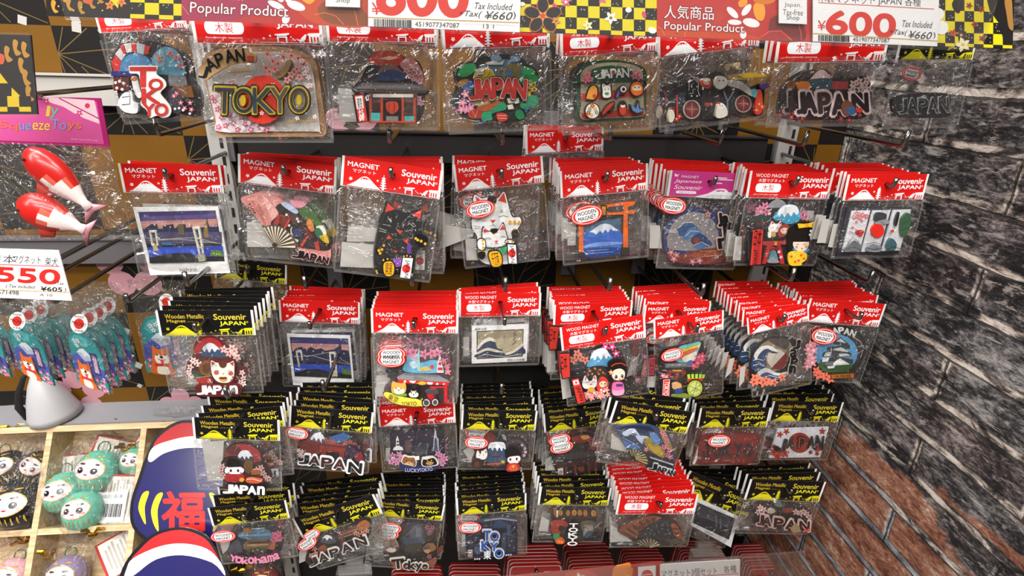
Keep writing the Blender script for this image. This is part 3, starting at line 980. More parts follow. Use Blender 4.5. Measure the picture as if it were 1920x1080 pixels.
PIC('B4', (600, 270, 4), '''
S 3a352c 1130,600 1135,540 1160,470 1140,420 1160,370 1210,400 1270,390 1330,400 1385,345 1418,440 1450,540 1500,540 1520,590 1490,640 1490,700 1450,720 1480,740 1480,890 1380,890 1330,915 1240,905 1180,850 1170,700
S f4f2f0 1138,600 1142,545 1166,470 1148,425 1163,380 1210,408 1270,398 1330,408 1380,358 1408,440 1440,545 1495,548 1508,590 1478,640 1440,690 1440,880 1330,900 1250,900 1190,850 1180,700 1150,650
P d9382a 1336,425 1380,362 1400,445
P d9382a 1175,430 1165,390 1200,415
S 191615 1260,400 1320,400 1320,440 1290,470 1260,450
L d9a52c 5 1262,450 1290,472 1322,440
P d9382a 1270,568 1318,570 1296,590
L 222 3 1170,575 1205,565 1235,575
L 222 3 1340,545 1375,535 1410,545
L 222 3 1296,590 1296,602 1280,610
L 222 3 1296,602 1315,612
L 333 3 1150,610 1200,620
L 333 3 1155,630 1205,635
L 222 4 1350,500 1370,515
L 222 4 1360,490 1372,500
E d9a52c 1425,585 12,14
E d9a52c 1460,585 12,14
E d9a52c 1492,588 12,14
E 191615 1462,670 28,36
L d9a52c 5 1430,660 1445,640 1480,635 1490,660
^
S 3a352c 1210,700 1218,612 1260,645 1330,640 1372,580 1395,650 1410,720 1380,760 1300,775 1230,765
S f4f2f0 1218,700 1226,622 1262,652 1330,647 1368,592 1388,650 1402,718 1375,754 1300,768 1236,757
P d9382a 1226,660 1228,625 1262,652
P d9382a 1346,640 1370,597 1386,635
S 191615 1280,632 1330,630 1325,655 1300,668 1282,655
L d9a52c 4 1280,655 1300,670 1330,655
P d9382a 1306,720 1334,716 1322,734
L 222 3 1322,734 1310,745
L 222 3 1322,734 1338,742
L 222 3 1240,700 1262,695 1280,703
L 222 3 1355,690 1375,685 1395,692
S 3a352c 1175,730 1195,700 1235,705 1245,750 1230,790 1185,780
S f4f2f0 1180,730 1198,706 1230,712 1238,750 1224,782 1190,775
D d9a52c 10 1222,740 1222,768 1218,715
S 35a060 1340,790 1395,765 1390,800 1350,820
E 191615 1212,820 28,34
L d9a52c 4 1185,800 1210,790 1240,800
S 3a352c 1385,730 1400,705 1450,710 1455,735
S f4f2f0 1390,728 1402,712 1445,716 1448,732
E c0803a 1405,722 10,7
E c0803a 1440,722 10,7
P 2a2420 1398,738 1470,742 1478,890 1408,888
P f6f5f3 1404,742 1464,746 1471,884 1413,882
E d8322a 1436,808 28,32
T 161316 1436,812 130,34 88 JAPAN
S 191410 1255,820 1270,790 1330,785 1362,820 1368,880 1345,910 1290,912 1268,870
S e6a51e 1263,822 1276,796 1328,792 1354,822 1360,876 1340,902 1294,904 1276,868
T 1a140e 1312,848 52,98 -8 千万両''', stk=[(1200, 480, 220, -6)], lab=[[(1090, 715), (1180, 720), (1200, 880), (1100, 880)], [(930, 610), (1160, 650), (1150, 700), (890, 800)]])
PIC('B5', (1000, 270, 4), '''
P 4a463e 325,470 340,455 520,450 700,425 765,425 765,525 712,535 716,830 660,842 390,855 325,850 330,560
P 4a5f74 372,575 655,540 650,680 378,720
P 55708a 372,600 655,560 655,600 374,650
S 3a6dbd 370,690 430,640 500,605 540,595 580,605 650,650 655,720 640,820 390,845
P dde4ee 420,660 500,605 540,596 580,606 640,650 600,650 580,635 560,665 540,640 520,670 500,650 470,680 450,665
S 2f63c2 375,710 500,690 655,670 655,740 380,760
S 7a9ad8 385,760 500,735 650,735 650,750 400,775
S 1f4490 385,790 520,775 645,780 640,825 390,848
L 9ab6e2 3 400,800 560,790
L 9ab6e2 3 420,820 600,806
P 2a2622 372,575 655,535 655,545 373,590
^
P e2651c 330,480 520,458 680,432 762,428 750,452 700,470 520,485 340,500
P e2651c 360,535 560,500 700,498 762,490 750,520 560,530 370,555
R 4a2a14 500,456 548,535
R b58a3a 510,465 538,528
P e2651c 335,500 368,495 372,810 338,815
P e2651c 672,445 700,440 705,770 668,775
R 35312d 328,805 382,848
R 35312d 655,770 715,828
P 44423f 555,470 665,455 665,500 555,505''', stk=[(392, 525, 240, -8)], lab=[[(262, 590), (325, 600), (325, 765), (262, 770)], [(218, 560), (262, 570), (262, 720), (218, 715)]])
PIC('B6', (1000, 270, 4), '''
S 2c3a66 980,740 995,640 1050,550 1130,500 1220,485 1330,515 1400,492 1450,500 1450,580 1495,640 1485,740 1460,800 1420,880 1330,905 1180,910 1060,885 1000,830
S 8d8688 1005,740 1020,650 1070,570 1140,525 1220,510 1310,540 1370,610 1390,700 1370,780 1200,800 1030,790
S 31537e 1080,640 1130,590 1200,600 1240,650 1180,640 1140,680 1100,690
S 4a7ab0 1120,700 1180,630 1240,640 1260,680 1200,680 1150,720
S 24406e 1180,720 1240,670 1300,700 1340,760 1230,770
E 8f3a22 1225,728 26,26
S 3f7ab8 1200,760 1260,745 1300,765 1240,785
L dcd6d0 5 1085,630 1130,590 1200,585
L dcd6d0 5 1140,690 1180,650 1240,655
L dcd6d0 4 1195,760 1260,735 1320,765
D d0c8c4 7 1090,700 1070,740 1110,730 1060,770 1130,760 1250,590 1290,610 1330,640 1300,660 1340,690 1060,640 1230,560 1270,570
S 7c3428 1005,800 1100,830 1250,790 1420,780 1440,840 1400,880 1300,900 1100,890 1020,860
S 9c4a34 1120,840 1250,810 1400,800 1390,830 1250,850
F c07a84 30 f0d0a0 1030,810 1070,830 1050,860 1190,880 1240,870
F d39a86 28 5a2a20 1305,525
L d9a878 3 1240,800 1420,795
L d9a878 3 1260,840 1410,830
^
O c9a58a .13 1412,560 75,100 -6 Ja
O c9a58a .13 1450,640 70,110 -6 pa
O c9a58a .13 1415,735 85,80 -6 n
O 141318 .07 1412,560 70,92 -6 Ja
O 141318 .07 1450,640 64,100 -6 pa
O 141318 .07 1415,735 80,72 -6 n
E c9582c 1472,612 10,12''', stk=[(1035, 455, 200, 6)], lab=[[(885, 615), (960, 620), (975, 790), (880, 790)]])
PIC('B7', (1360, 270, 4), '''
S 1c1818 160,640 230,560 205,590 250,470 330,420 440,420 540,460 560,560 650,580 660,640 640,700 600,760 600,890 440,900 160,895
S 8c8a8e 320,460 380,415 440,430 450,470 330,480
F cf7a96 38 8a3a5a 260,490 300,465 250,520 310,510 600,545 580,530
S 3fa0c4 360,560 400,500 440,460 530,462 560,560 480,600
S f0f2f4 390,515 440,460 525,462 548,510 530,530 510,510 490,540 465,515 440,545 420,520 405,545
P 274038 200,575 260,525 350,550 345,570 215,585
P 5a2422 225,585 340,580 330,605 230,610
P 2e2424 190,610 330,600 320,620 210,625
^
S 241e1e 300,640 320,580 400,570 430,590 480,610 480,660 440,690 300,695
S f3efec 312,640 330,590 340,575 362,592 385,592 405,572 412,600 405,640 360,660
P d9382a 336,598 342,578 356,592
P d9382a 392,592 406,578 410,600
D 241e1e 4 345,622 380,625
E d9a52c 350,672 18,22
S f3efec 310,660 330,640 330,695 310,695
S b03430 385,640 410,605 450,600 475,630 470,660 420,690 390,690
S f0d0b4 400,640 430,622 465,635 455,665 415,665
D 241e1e 4 418,640 448,640
S 1d1718 255,715 270,700 440,695 470,700 465,720 260,722
P b5272a 250,722 465,718 455,745 400,748 430,890 400,892 375,755 330,758 290,890 262,892 300,755 260,750
P 8f1d22 320,770 390,768 392,785 318,788
R d9a52c 352,725 372,752
S 5a7f88 310,860 330,800 360,795 380,870 340,885
S 8a8690 300,880 340,840 390,880
F d9909c 18 fff 385,800 400,840
^
S 17120f 440,700 450,630 520,575 600,575 640,620 645,680 600,720 600,760 480,790 445,780
S f2d6be 490,720 595,715 590,770 545,795 495,775
P 15110f 485,650 605,650 600,722 490,722
L 4a3028 3 505,740 525,742
L 4a3028 3 555,740 578,738
D d98080 9 508,760 580,756
P c24a3a 540,768 556,768 548,776
S 3f8ab0 480,770 540,795 600,775 580,800 500,800
S e9c22a 445,830 470,795 540,790 580,810 580,850 545,880 540,895 460,895
D d9602a 10 465,830 495,870 540,820 560,845 520,860
L f6e8b8 4 470,800 520,850
S 17120f 500,590 520,575 515,620 500,610
P e9b722 510,585 575,590 650,575 655,620 590,610 520,620
E d99a1a 580,600 14,14
D f3f0ee 11 610,640 632,648 604,668 628,675 612,695
P 1d1718 150,650 260,628 240,890 152,896
P cf3a34 180,640 255,630 235,886 158,892
P b52a26 196,640 246,632 228,884 172,890
T 171214 213,690 56,130 6 日本
T 171214 195,830 110,36 95 JAPAN''', lab=[[(90, 700), (140, 700), (130, 880), (70, 880)]])
PIC('B8', (1360, 270, 4), '''
P 25242e 905,475 1400,470 1300,828 830,835
P 35343f 915,482 1392,477 1385,500 912,505
^
P e4e4e6 945,500 1082,497 1000,806 870,808
P e4e4e6 1100,497 1233,494 1145,802 1012,806
P e4e4e6 1252,493 1386,489 1300,796 1165,800
F d97a80 24 f2c0c0 980,520 1020,530 1050,540 1000,550 960,545
F d9606a 13 f2c0c0 975,580 1012,572 945,622
S d8281e 965,655 1000,640 1025,650 1010,690 985,680
L 222 4 920,650 960,670 1030,655
L 222 4 960,630 990,660
S 6f7278 880,780 930,740 960,720 1000,750 1005,790 940,800 880,802
L 2a2c30 4 900,750 940,690 990,730
L 2a2c30 3 880,790 940,760 1000,790
S 3a3d40 1100,560 1120,510 1190,520 1180,570 1140,560 1125,580
S 8a8c90 1110,580 1190,560 1210,590 1120,600
E d8281e 1125,645 48,52
S 85888e 1040,780 1090,745 1150,760 1140,800 1060,800
L 33363a 4 1040,745 1100,730 1160,750
L 33363a 4 1035,770 1090,785 1150,775
S 25282c 1265,530 1285,505 1275,570 1260,610 1250,590
L 222 5 1270,520 1255,610
S 3a5a40 1300,560 1350,510 1370,580 1330,680 1295,670
L 2c4632 4 1300,600 1360,560
L 2c4632 4 1290,640 1350,620
D c8342c 12 1228,645
S 3c5a60 1185,770 1220,700 1260,740 1240,790
L 222 4 1180,790 1230,760 1300,780''', lab=[[(705, 750), (750, 570), (805, 570), (770, 750)], [(790, 780), (830, 608), (865, 605), (825, 785)]])
PIC('C0', (220, 490, 4), '''
S 5c1c1c 570,660 590,600 650,565 720,565 790,610 830,650 900,670 915,720 900,740 910,790 960,800 975,850 960,910 930,930 940,970 900,990 640,990 600,960 610,910 560,870 515,820 535,740 590,710
S a32a2a 585,690 600,620 650,580 720,578 780,620 800,700
S 2d4b6a 620,700 650,640 720,630 780,680 830,715 720,720
S e9eaf0 640,650 680,615 725,622 770,665 750,660 730,680 710,655 690,685 670,655 655,680
F e9c4bc 34 b8484a 800,660 840,690 880,670 890,710 860,650 900,720
F f0d8d0 30 b8484a 570,740 550,790 545,830 590,750 620,770 560,850
F f0d8d0 26 b8484a 940,830 950,870 930,900 950,910
S 8a5a2a 630,760 680,745 720,790 700,850 640,840 620,800
S 6a3a20 650,770 700,760 690,830 650,820
S 304838 560,820 610,830 650,860 600,870
L c9b08a 4 580,865 720,850
S a8322a 600,870 660,865 720,890 700,910 620,900
^
S 5c1c1c 708,800 705,720 745,730 800,740 850,735 890,722 895,800 890,880 860,900 760,900 720,850
S dfe0d0 716,800 714,732 750,745 800,750 850,748 882,735 888,800 880,860 840,895 770,890 730,850
P b03030 716,735 745,748 722,770
P b03030 882,738 855,750 880,772
S 5a3424 775,745 830,745 825,775 800,785 780,770
E b8524a 755,820 18,14
E b8524a 862,825 18,14
L 4a2a20 3 740,805 760,800 778,806
L 4a2a20 3 840,808 858,803 875,810
D 4a2a20 4 808,825
E d99a2a 805,865 26,16
E 6a2420 805,858 30,8
D 8a6a4a 8 870,870 880,850
S 5c1c1c 600,930 640,905 760,910 900,900 940,930 935,980 880,992 640,990
O f2f0f0 .07 650,945 70,60 -3 J
O f2f0f0 .07 710,945 62,58 -3 A
O f2f0f0 .07 768,942 56,58 -3 P
O f2f0f0 .07 828,942 60,58 -3 A
O f2f0f0 .07 890,940 52,58 -3 n''', lab=[[(500, 795), (560, 800), (620, 930), (525, 935)]])
ART['C1'] = dict(o=(0, 0, 1), art='', stk=(), lab=())
PIC('C1', (220, 490, 4), '''
P f1f0ee 1270,548 1745,560 1778,945 1318,928
P 15131a 1292,568 1730,580 1758,878 1330,860
P 38356e 1296,572 1728,584 1732,625 1306,612
P c08a8c 1304,612 1732,624 1738,680 1312,670
P d59a88 1308,640 1735,650 1738,685 1313,675
P 26284c 1315,680 1340,650 1380,640 1420,660 1450,640 1490,660 1530,650 1560,670 1620,660 1660,640 1672,610 1684,660 1735,670 1745,760 1325,750
D e8d8b0 5 1370,665 1470,672 1540,680 1640,690 1700,690
L d0c8b0 3 1330,715 1460,705 1600,745 1740,770
L d0c8b0 3 1345,670 1420,712 1590,680
L d0c8b0 3 1630,680 1690,740 1745,765
P 2348b8 1325,770 1748,780 1752,835 1330,830
P c9b884 1350,735 1362,735 1372,790 1360,790
P 16161c 1330,840 1400,810 1500,803 1580,820 1605,850 1755,850 1757,876 1332,858
P 5a7a3a 1680,800 1750,815 1755,850 1690,840
P d9d8d0 1340,670 1350,668 1362,740 1352,742
P d9d8d0 1375,670 1385,668 1394,738 1384,740
P d9d8d0 1340,668 1385,666 1386,676 1342,679
P d9d8d0 1590,680 1601,680 1612,810 1601,812
P d9d8d0 1625,680 1636,680 1650,806 1638,808
P d9d8d0 1590,678 1636,676 1637,688 1592,690
P d9d0a8 1600,745 1645,742 1646,750 1602,753
P c9c2a0 1600,815 1650,812 1655,855 1606,858
T 555 1542,903 96,28 2 tokyo''')
PIC('C2', (660, 500, 4), '''
S 5a4a52 360,640 400,560 460,540 520,560 600,545 660,570 690,640 720,740 720,800 730,850 720,1010 620,1025 400,1025 280,990 240,930 260,880 300,840 270,740 340,720
F 9a6a78 40 6a3a48 440,575 500,560 560,580 620,570 400,600
F e08aa4 44 c04a70 460,640 540,655 600,650 640,640 420,650
E c8b0c8 455,690 45,30
S 6fb8d8 405,710 440,690 520,720 600,700 660,720 660,790 400,785
S c8dce8 430,720 470,705 500,740 460,760
P f0c860 500,760 560,745 600,770 510,780
P a8e0e0 490,780 493,640 505,600 512,780
R a8e0e0 484,660 518,668
E e0503a 600,745 14,14
P f0e8ec 635,790 640,720 655,672 665,672 675,720 690,790
P d9343a 643,770 645,750 678,750 680,770
P d9343a 648,730 652,710 668,710 672,730
R d9343a 655,690 667,700
F e07a98 28 8ac060 710,740 720,780 690,700
S 2c2a2c 260,760 320,750 390,775 380,800 270,790
S 3a3638 280,800 330,790 380,810 330,830 270,820
S 2c2a2c 270,720 330,720 380,745 330,760 265,745
^
P 8a8a8c 340,815 400,785 640,800 720,840 735,855 350,835
P 6f6f72 400,785 640,800 660,812 380,797
P c8262e 345,830 730,852 725,880 350,855
D f2e8e0 10 400,845 460,850 590,860 640,865 690,868
P f2e8e0 430,840 480,842 475,855 440,853
P f2e8e0 560,850 610,853 600,868 570,866
E d9b22a 527,858 30,12
R 2a2324 410,870 690,1000
R c8262e 600,885 630,1000
R c8262e 690,865 715,1000
R c8262e 585,880 690,892
R 3a2e30 630,900 690,1000
^
S 4a3f22 238,930 260,910 300,920 400,950 520,975 540,1010 500,1028 380,1020 300,995
S f2d94a 244,935 262,915 300,925 400,955 500,970 530,1005 495,1022 385,1014 300,988
S e9aa4a 300,870 310,840 340,850 380,855 400,845 410,880 400,920 350,935 305,915
S f6ead0 320,890 355,880 395,895 390,920 350,930 325,915
D 3a2418 5 335,885 372,888 355,900
S 6a9a4a 300,915 340,930 410,930 405,945 330,940
S 17141a 415,910 425,870 450,885 480,882 505,870 512,920 490,955 440,955
S e8dfd4 430,925 465,905 500,925 490,950 445,950
D 17141a 5 448,918 482,918 465,932
D c9883a 5 448,902 482,902
P f0d24a 480,985 540,965 600,1000 560,1020 500,1015
S 4a4648 550,910 580,895 640,900 650,925 590,930
P b02028 560,930 610,925 630,980 590,985
E 2a2628 560,990 36,36
E d9d4d0 560,990 26,26
E 4a4648 560,990 20,20
E 2a2628 625,985 30,32
E d9d4d0 625,985 22,24
E 4a4648 625,985 16,18
L 2a2628 6 500,960 560,975
T 1c1814 315,955 80,46 22 東京
T 1c1814 432,995 110,34 -3 TOKYO''', stk=[(298, 680, 215, 0), (300, 640, 215, -2)], lab=[[(180, 830), (290, 825), (250, 990), (175, 985)]])
PIC('C3', (660, 500, 4), '''
P efedec 898,450 1325,435 1310,710 898,728
P 191714 935,485 1288,468 1280,675 935,695
P b5a98c 942,490 1283,474 1275,668 942,688
P 9d9176 942,490 1283,474 1281,530 942,545
S 37445f 942,610 990,560 1040,545 1075,570 1090,610 1130,625 1080,650 1010,660 942,650
S e6dfcc 942,600 990,548 1040,530 1080,558 1060,562 1035,555 990,575 945,620
S 2a3652 942,650 1010,615 1070,625 1140,650 1210,640 1276,600 1276,660 942,680
S ded6c2 942,640 1010,610 1070,618 1130,640 1080,640 1010,628 945,655
S ded6c2 1150,650 1210,630 1276,580 1276,598 1210,645 1160,660
L ded6c2 4 945,672 1010,655 1080,668 1160,672 1270,650
L 1a1c24 5 1222,485 1210,500 1232,505 1212,520
L 1a1c24 5 1225,530 1208,545 1230,555 1212,572
D b03a2a 5 1205,578
T 222 965,465 90,18 -2 葛飾北斎
T 222 1228,694 130,20 -2 神奈川沖浪裏''', lab=[[(835, 540), (880, 538), (880, 680), (835, 685)]])
PIC('C4', (1000, 500, 4), '''
S 231c1e 265,640 330,620 420,620 500,590 580,590 660,640 690,720 680,800 680,910 640,945 520,960 380,1000 300,1000 270,820
S 3a3234 300,640 400,625 420,700 300,740
F d8806a 36 a03a30 300,700 350,680 390,700 330,650
F d84a80 34 fff 540,600 590,600 620,650
S 2c2a30 280,740 380,735 400,760 290,780
S 4fa3cf 400,745 440,680 470,640 520,615 560,640 600,690 590,740 500,750
S f1f3f6 425,690 450,640 500,615 545,618 580,680 560,665 545,690 525,660 505,695 480,665 460,700 445,680
S 241a18 370,800 400,760 470,740 540,745 560,790 540,830 380,830
D c8843a 9 420,775 460,760 500,770 520,790 440,800 490,800
D 8a3a28 9 405,790 480,785 535,800
^
S 221a1c 355,870 378,800 400,815 440,810 466,795 480,860 460,905 380,920
S f5f0ee 362,868 382,808 400,825 440,820 462,805 472,860 455,895 385,905
P d9382a 384,812 398,826 384,845
P d9382a 458,808 445,822 462,838
S 17120f 402,818 440,812 435,840 412,845
L 333 3 390,860 405,852 418,860
L 333 3 435,855 448,848 460,855
P d9382a 420,868 434,866 428,876
E d9a52c 430,910 26,20
S d9382a 470,880 490,830 530,820 556,850 556,900 520,930 480,920
S f2d4b4 488,860 515,845 545,858 538,885 500,888
D 221a1c 5 505,865 532,862
F f08a8a 30 f6e0a0 400,940 450,930 500,930 540,910 380,960 430,965 490,955
F f6b0a8 22 d84a4a 420,950 470,945 515,950 550,940
D f6ead8 9 500,905 520,915
^
S 221a1c 555,760 545,700 590,665 640,670 685,710 688,770 665,830 590,830 560,800
S 15110f 560,750 556,705 595,675 640,680 676,715 678,760 640,740 600,765 580,790
S f4dcc6 575,790 590,755 640,742 672,768 660,820 600,825
L c8402c 8 570,725 600,705 650,700 680,720
F e89a5a 22 fff 570,768
E 15110f 607,800 10,12
E 15110f 652,795 9,12
D fff 3 604,796 650,791
D e8888a 7 595,818 660,812
P c8402c 628,815 642,814 635,820
S 2a1c20 570,850 600,830 640,830 668,850 670,910 650,940 590,940 565,920
S e06aa0 578,850 604,836 636,836 660,852 664,905 645,930 595,932 574,915
S f0a0c4 578,900 620,900 664,890 655,930 590,935
R 5a3a70 606,850 655,870
P 1d1718 268,805 330,795 388,985 318,1010
P d9362c 276,818 326,806 380,980 322,998
P f2ece8 284,826 322,818 332,850 292,858
E d9362c 308,838 9,9
T 171214 333,920 110,40 72 JAPAN
P 2a1c1c 176,615 262,612 270,800 205,815
P c8342c 182,625 258,622 262,795 210,806
T 1a1214 218,690 44,110 -3 日本''', lab=[[(205, 820), (260, 815), (300, 990), (225, 1010)]])
PIC('C5', (1000, 500, 4), '''
S 241d1d 940,690 980,620 1060,600 1180,575 1265,560 1280,600 1280,700 1280,800 1260,900 1200,955 1050,980 930,995 930,940 950,820
S 5fb3d4 1060,660 1100,600 1180,578 1255,565 1235,640 1200,710 1080,715
S f2c84a 1085,650 1150,610 1245,585 1238,610 1160,645 1100,690
S d96a3a 1095,660 1160,625 1230,605 1225,625 1165,660 1110,700
S 7fc87a 1060,640 1130,605 1240,575 1243,585 1150,612 1080,655
S f0ead8 1120,680 1190,650 1225,640 1205,705 1130,712
S 3a6ab0 1150,715 1190,700 1190,740 1160,745
F d8506a 34 f0a0b0 1240,680 1260,700 1230,720 1265,670 1200,740
P 6a6a70 985,725 1150,720 1180,755 990,765
P 8a8a90 1000,728 1140,724 1150,738 1000,742
P 2c2224 975,755 1185,748 1180,770 980,778
R 9a2a28 1005,775 1140,830
R 3a2224 1030,790 1060,840
R 3a2224 1085,790 1110,840
R d8b23a 1040,770 1110,778
^
S 2a2418 1100,860 1150,790 1280,795 1278,830 1240,850
P a8d848 1145,800 1165,795 1170,830 1150,830
P a8d848 1175,795 1195,795 1195,830 1178,830
P a8d848 1205,795 1225,795 1222,830 1205,830
P a8d848 1235,795 1255,797 1250,830 1232,830
P a8d848 1260,798 1278,800 1270,825 1256,825
S c8342c 1145,835 1200,828 1260,828 1230,865 1160,860
E 1c1a14 1200,900 66,72 20
E a8b84a 1200,900 56,62 20
E c8d27a 1200,900 40,46 20
L 5a6424 3 1160,880 1245,915
L 5a6424 3 1215,850 1185,950
L 5a6424 3 1165,925 1240,870
S d9a06a 1030,880 1060,855 1100,870 1090,900 1040,900
S c8a27a 1030,870 1050,860 1060,880 1040,890
S 2c4a8a 1050,905 1090,895 1110,920 1080,935 1050,930
L 6a5a2a 8 1080,900 1150,870
S 7a8a3a 1030,950 1100,940 1190,950 1100,975 1030,980
F e07a8c 24 f6d0d0 960,800 985,810 940,980 970,965 925,990
P 1d1718 955,820 1015,815 1010,960 945,970
P e8a0a0 960,828 1010,822 1005,955 952,962
P d9362c 966,834 1004,829 999,948 958,955
O f5f0ee .02 983,892 105,34 96 TOKYO
P 2a1c1c 845,660 905,650 895,800 845,800
P 9a3a44 850,668 900,658 890,792 850,792
T 1a1214 872,725 110,34 93 TOKYO''', stk=[(1028, 645, 170, -6)], lab=[[(870, 815), (930, 830), (910, 955), (850, 990)]])
PIC('C6', (1320, 500, 4), '''
S 241d1a 350,700 380,620 440,560 530,528 610,530 680,545 705,600 680,660 690,720 670,780 600,840 500,880 380,890 345,830
S 8a7a68 370,690 400,620 460,565 540,540 620,545 660,600 640,680 600,760 500,790 400,780
S 4a4540 480,545 560,538 640,552 620,620 560,600 520,580
E cfc4b4 545,690 72,72
P 7c2a28 500,765 618,640 622,720 580,770
S 2c4468 355,720 375,650 420,600 480,590 520,620 560,640 520,650 480,640 460,680 470,740 420,780 360,770
S e9e4da 375,660 420,602 480,590 500,610 450,620 410,660 390,700
S e9e4da 465,600 520,605 560,640 530,635 500,625
S d8d8d4 400,800 440,765 480,765 560,800 640,785 600,830 500,850 420,845
S 34507a 420,815 470,790 540,815 620,805 580,835 480,842
L e9e4da 4 365,740 410,725 455,745
L e9e4da 4 365,700 400,690 440,700
L e9e4da 4 430,830 490,812 560,830
F e8866a 40 b8342c 380,830 410,850 440,865 370,860
F e8866a 36 b8342c 580,825 480,860 520,860 460,845
^
O b0a89a .10 680,570 50,70 8 J
O b0a89a .10 655,635 50,62 8 a
O b0a89a .10 660,695 50,60 8 p
O b0a89a .10 645,755 50,60 8 n
O 1a1716 .06 680,570 46,64 8 J
O 1a1716 .06 655,635 46,56 8 a
O 1a1716 .06 660,695 46,54 8 p
O 1a1716 .06 645,755 46,54 8 n''', lab=[[(285, 775), (325, 760), (315, 870), (275, 920)]])
PIC('C7', (1320, 500, 4), '''
S 26221f 745,580 790,500 900,450 1000,440 1100,455 1180,510 1215,590 1200,680 1150,760 1115,830 1000,850 880,840 800,800 745,740 755,660
S 3a3633 1000,460 1110,475 1170,530 1195,590 1180,670 1140,740 1150,640 1120,560 1060,510
O d8d4ce .06 985,482 42,46 -14 A
O d8d4ce .06 1028,478 38,46 -4 P
O d8d4ce .06 1070,485 40,46 10 A
O d8d4ce .06 1115,500 38,46 24 N
L cfcac2 4 1110,520 1170,560 1195,610
L cfcac2 4 1150,600 1200,590
L cfcac2 4 1150,650 1190,620 1170,680
E 5f9fd0 985,645 165,140
S 2a5a2e 850,720 950,740 1080,730 1110,745 1040,790 900,785
S 4a6a34 860,700 900,760 1000,780 900,785
P 3c4044 965,560 1020,525 1080,575 1060,585 970,580
P d4d4d0 985,555 1022,535 1060,570
P 3c4044 920,600 1085,580 1090,610 915,625
P d8d8d4 960,615 1020,600 1075,630 1060,640 970,635
P 3c4044 890,640 960,620 1095,640 1100,665 880,670
P d8d8d4 905,640 950,630 940,665 890,668
P d8d8d4 1000,650 1060,645 1090,660 1010,668
P 3c4044 870,690 990,670 1110,690 1105,725 870,715
P d8d8d4 880,682 930,676 920,705 875,708
P e4e4e0 960,715 1010,680 1085,725 960,735
P 6a6e70 900,710 960,705 950,735 895,730
P d8d8d4 915,745 970,738 965,752 920,757
F e8909c 38 f6d8d8 790,580 770,610 810,620 780,650 800,680 770,700 800,710 760,735 820,560
F e87a62 38 c03a30 830,770 860,800 900,815 840,800 930,830
P 3a2414 928,790 1112,780 1110,825 935,832
P a0622c 934,796 1106,787 1104,819 940,826
T 3a1c08 1022,808 120,26 -3 大阪城''', stk=[(878, 508, 200, 8)])
PIC('D0', (340, 730, 4.8), '''
S 2a1a1a 350,690 390,600 400,550 450,500 550,480 650,510 720,560 740,640 790,720 815,790 790,830 770,900 600,915 390,895 375,810
S 8c2c2e 395,600 420,540 480,500 560,490 640,515 700,560 720,640 700,680 600,640 500,600
S 5a2224 400,560 440,520 500,510 540,560 480,590
S 3a3c50 500,620 540,560 600,560 650,620 640,650 540,640
S dcdce2 510,600 540,555 600,555 640,605 620,600 605,625 585,600 570,630 550,600 530,620
S 6a4a22 580,640 640,650 640,720 600,750 560,720
S 3a2a2a 660,660 720,650 730,690 670,700
F c8a09a 34 8a4a4a 370,690 360,740 390,780 700,730 740,750 770,790 720,700 790,800 680,720
S 9a5a2a 640,720 700,720 720,750 640,760
^
E 1d1413 470,650 54,42
S e6e0e2 400,715 430,680 500,672 560,700 570,725 530,745 420,740
E 2a1c1c 455,715 10,13
E 2a1c1c 520,715 10,13
D c87a78 8 435,732 545,730
S 1d1413 425,680 470,655 540,675 500,680
S 9a2a2c 410,760 480,745 560,755 580,800 500,815 415,805
E d09a2c 555,795 22,18
S c05a3a 590,790 650,780 740,800 700,825 610,820
L f0d8c0 5 600,790 650,785 730,805
^
O 1d1416 .14 440,862 95,90 3 J
O 1d1416 .14 512,862 80,86 3 A
O 1d1416 .14 582,866 76,86 3 P
O 1d1416 .14 655,870 80,86 3 A
O 1d1416 .14 735,872 70,86 3 n
O efeef0 .08 440,862 85,72 3 J
O efeef0 .08 512,862 72,68 3 A
O efeef0 .08 582,866 66,68 3 P
O efeef0 .08 655,870 70,68 3 A
O efeef0 .08 735,872 58,68 3 n''', lab=[[(170, 500), (370, 480), (350, 840), (225, 850)]])
PIC('D1', (340, 730, 4.8), '''
S 1f1b1f 1045,520 1100,450 1200,395 1300,410 1400,400 1560,410 1600,470 1640,560 1640,740 1500,720 1300,690 1080,650 1060,600
S 4a4c5a 1120,450 1200,395 1260,400 1320,460 1400,490 1200,480
S dfe0e8 1160,445 1200,400 1260,400 1295,455 1270,445 1255,470 1235,440 1215,465 1195,435 1180,455
S 3a5a8a 1330,440 1440,400 1520,420 1480,470 1380,480
F a85a4a 26 5a2a2a 1330,470 1370,470 1300,450 1480,480 1520,470 1560,490 1590,520 1100,480
S 6a2420 1060,470 1140,460 1240,480 1260,560 1200,590 1090,560
R 8a2e26 1250,490 1480,560
P 5a1e1a 1240,480 1490,510 1490,525 1240,497
P 8a2e26 1260,520 1310,520 1305,600 1265,600
P 8a2e26 1420,540 1470,540 1465,610 1425,610
S 33243a 1490,510 1580,500 1620,600 1560,620 1500,580
S 7a2c34 1560,580 1620,560 1640,630 1580,640
F d8c4c0 24 8a4a4a 1070,580 1090,550 1060,540 1090,590
^
O efeef0 .13 1112,610 96,92 5 J
O efeef0 .13 1205,618 108,92 5 A
O efeef0 .13 1315,635 104,96 5 P
O efeef0 .13 1430,650 112,98 6 A
O efeef0 .13 1570,680 130,105 7 N
O 1d191b .06 1112,610 82,74 5 J
O 3a2220 .06 1205,618 92,74 5 A
O 3a2220 .06 1315,635 88,78 5 P
O 4a2622 .06 1430,650 94,80 6 A
O 1d191b .06 1570,680 112,86 7 N''', stk=[(1050, 370, 215, 8)])
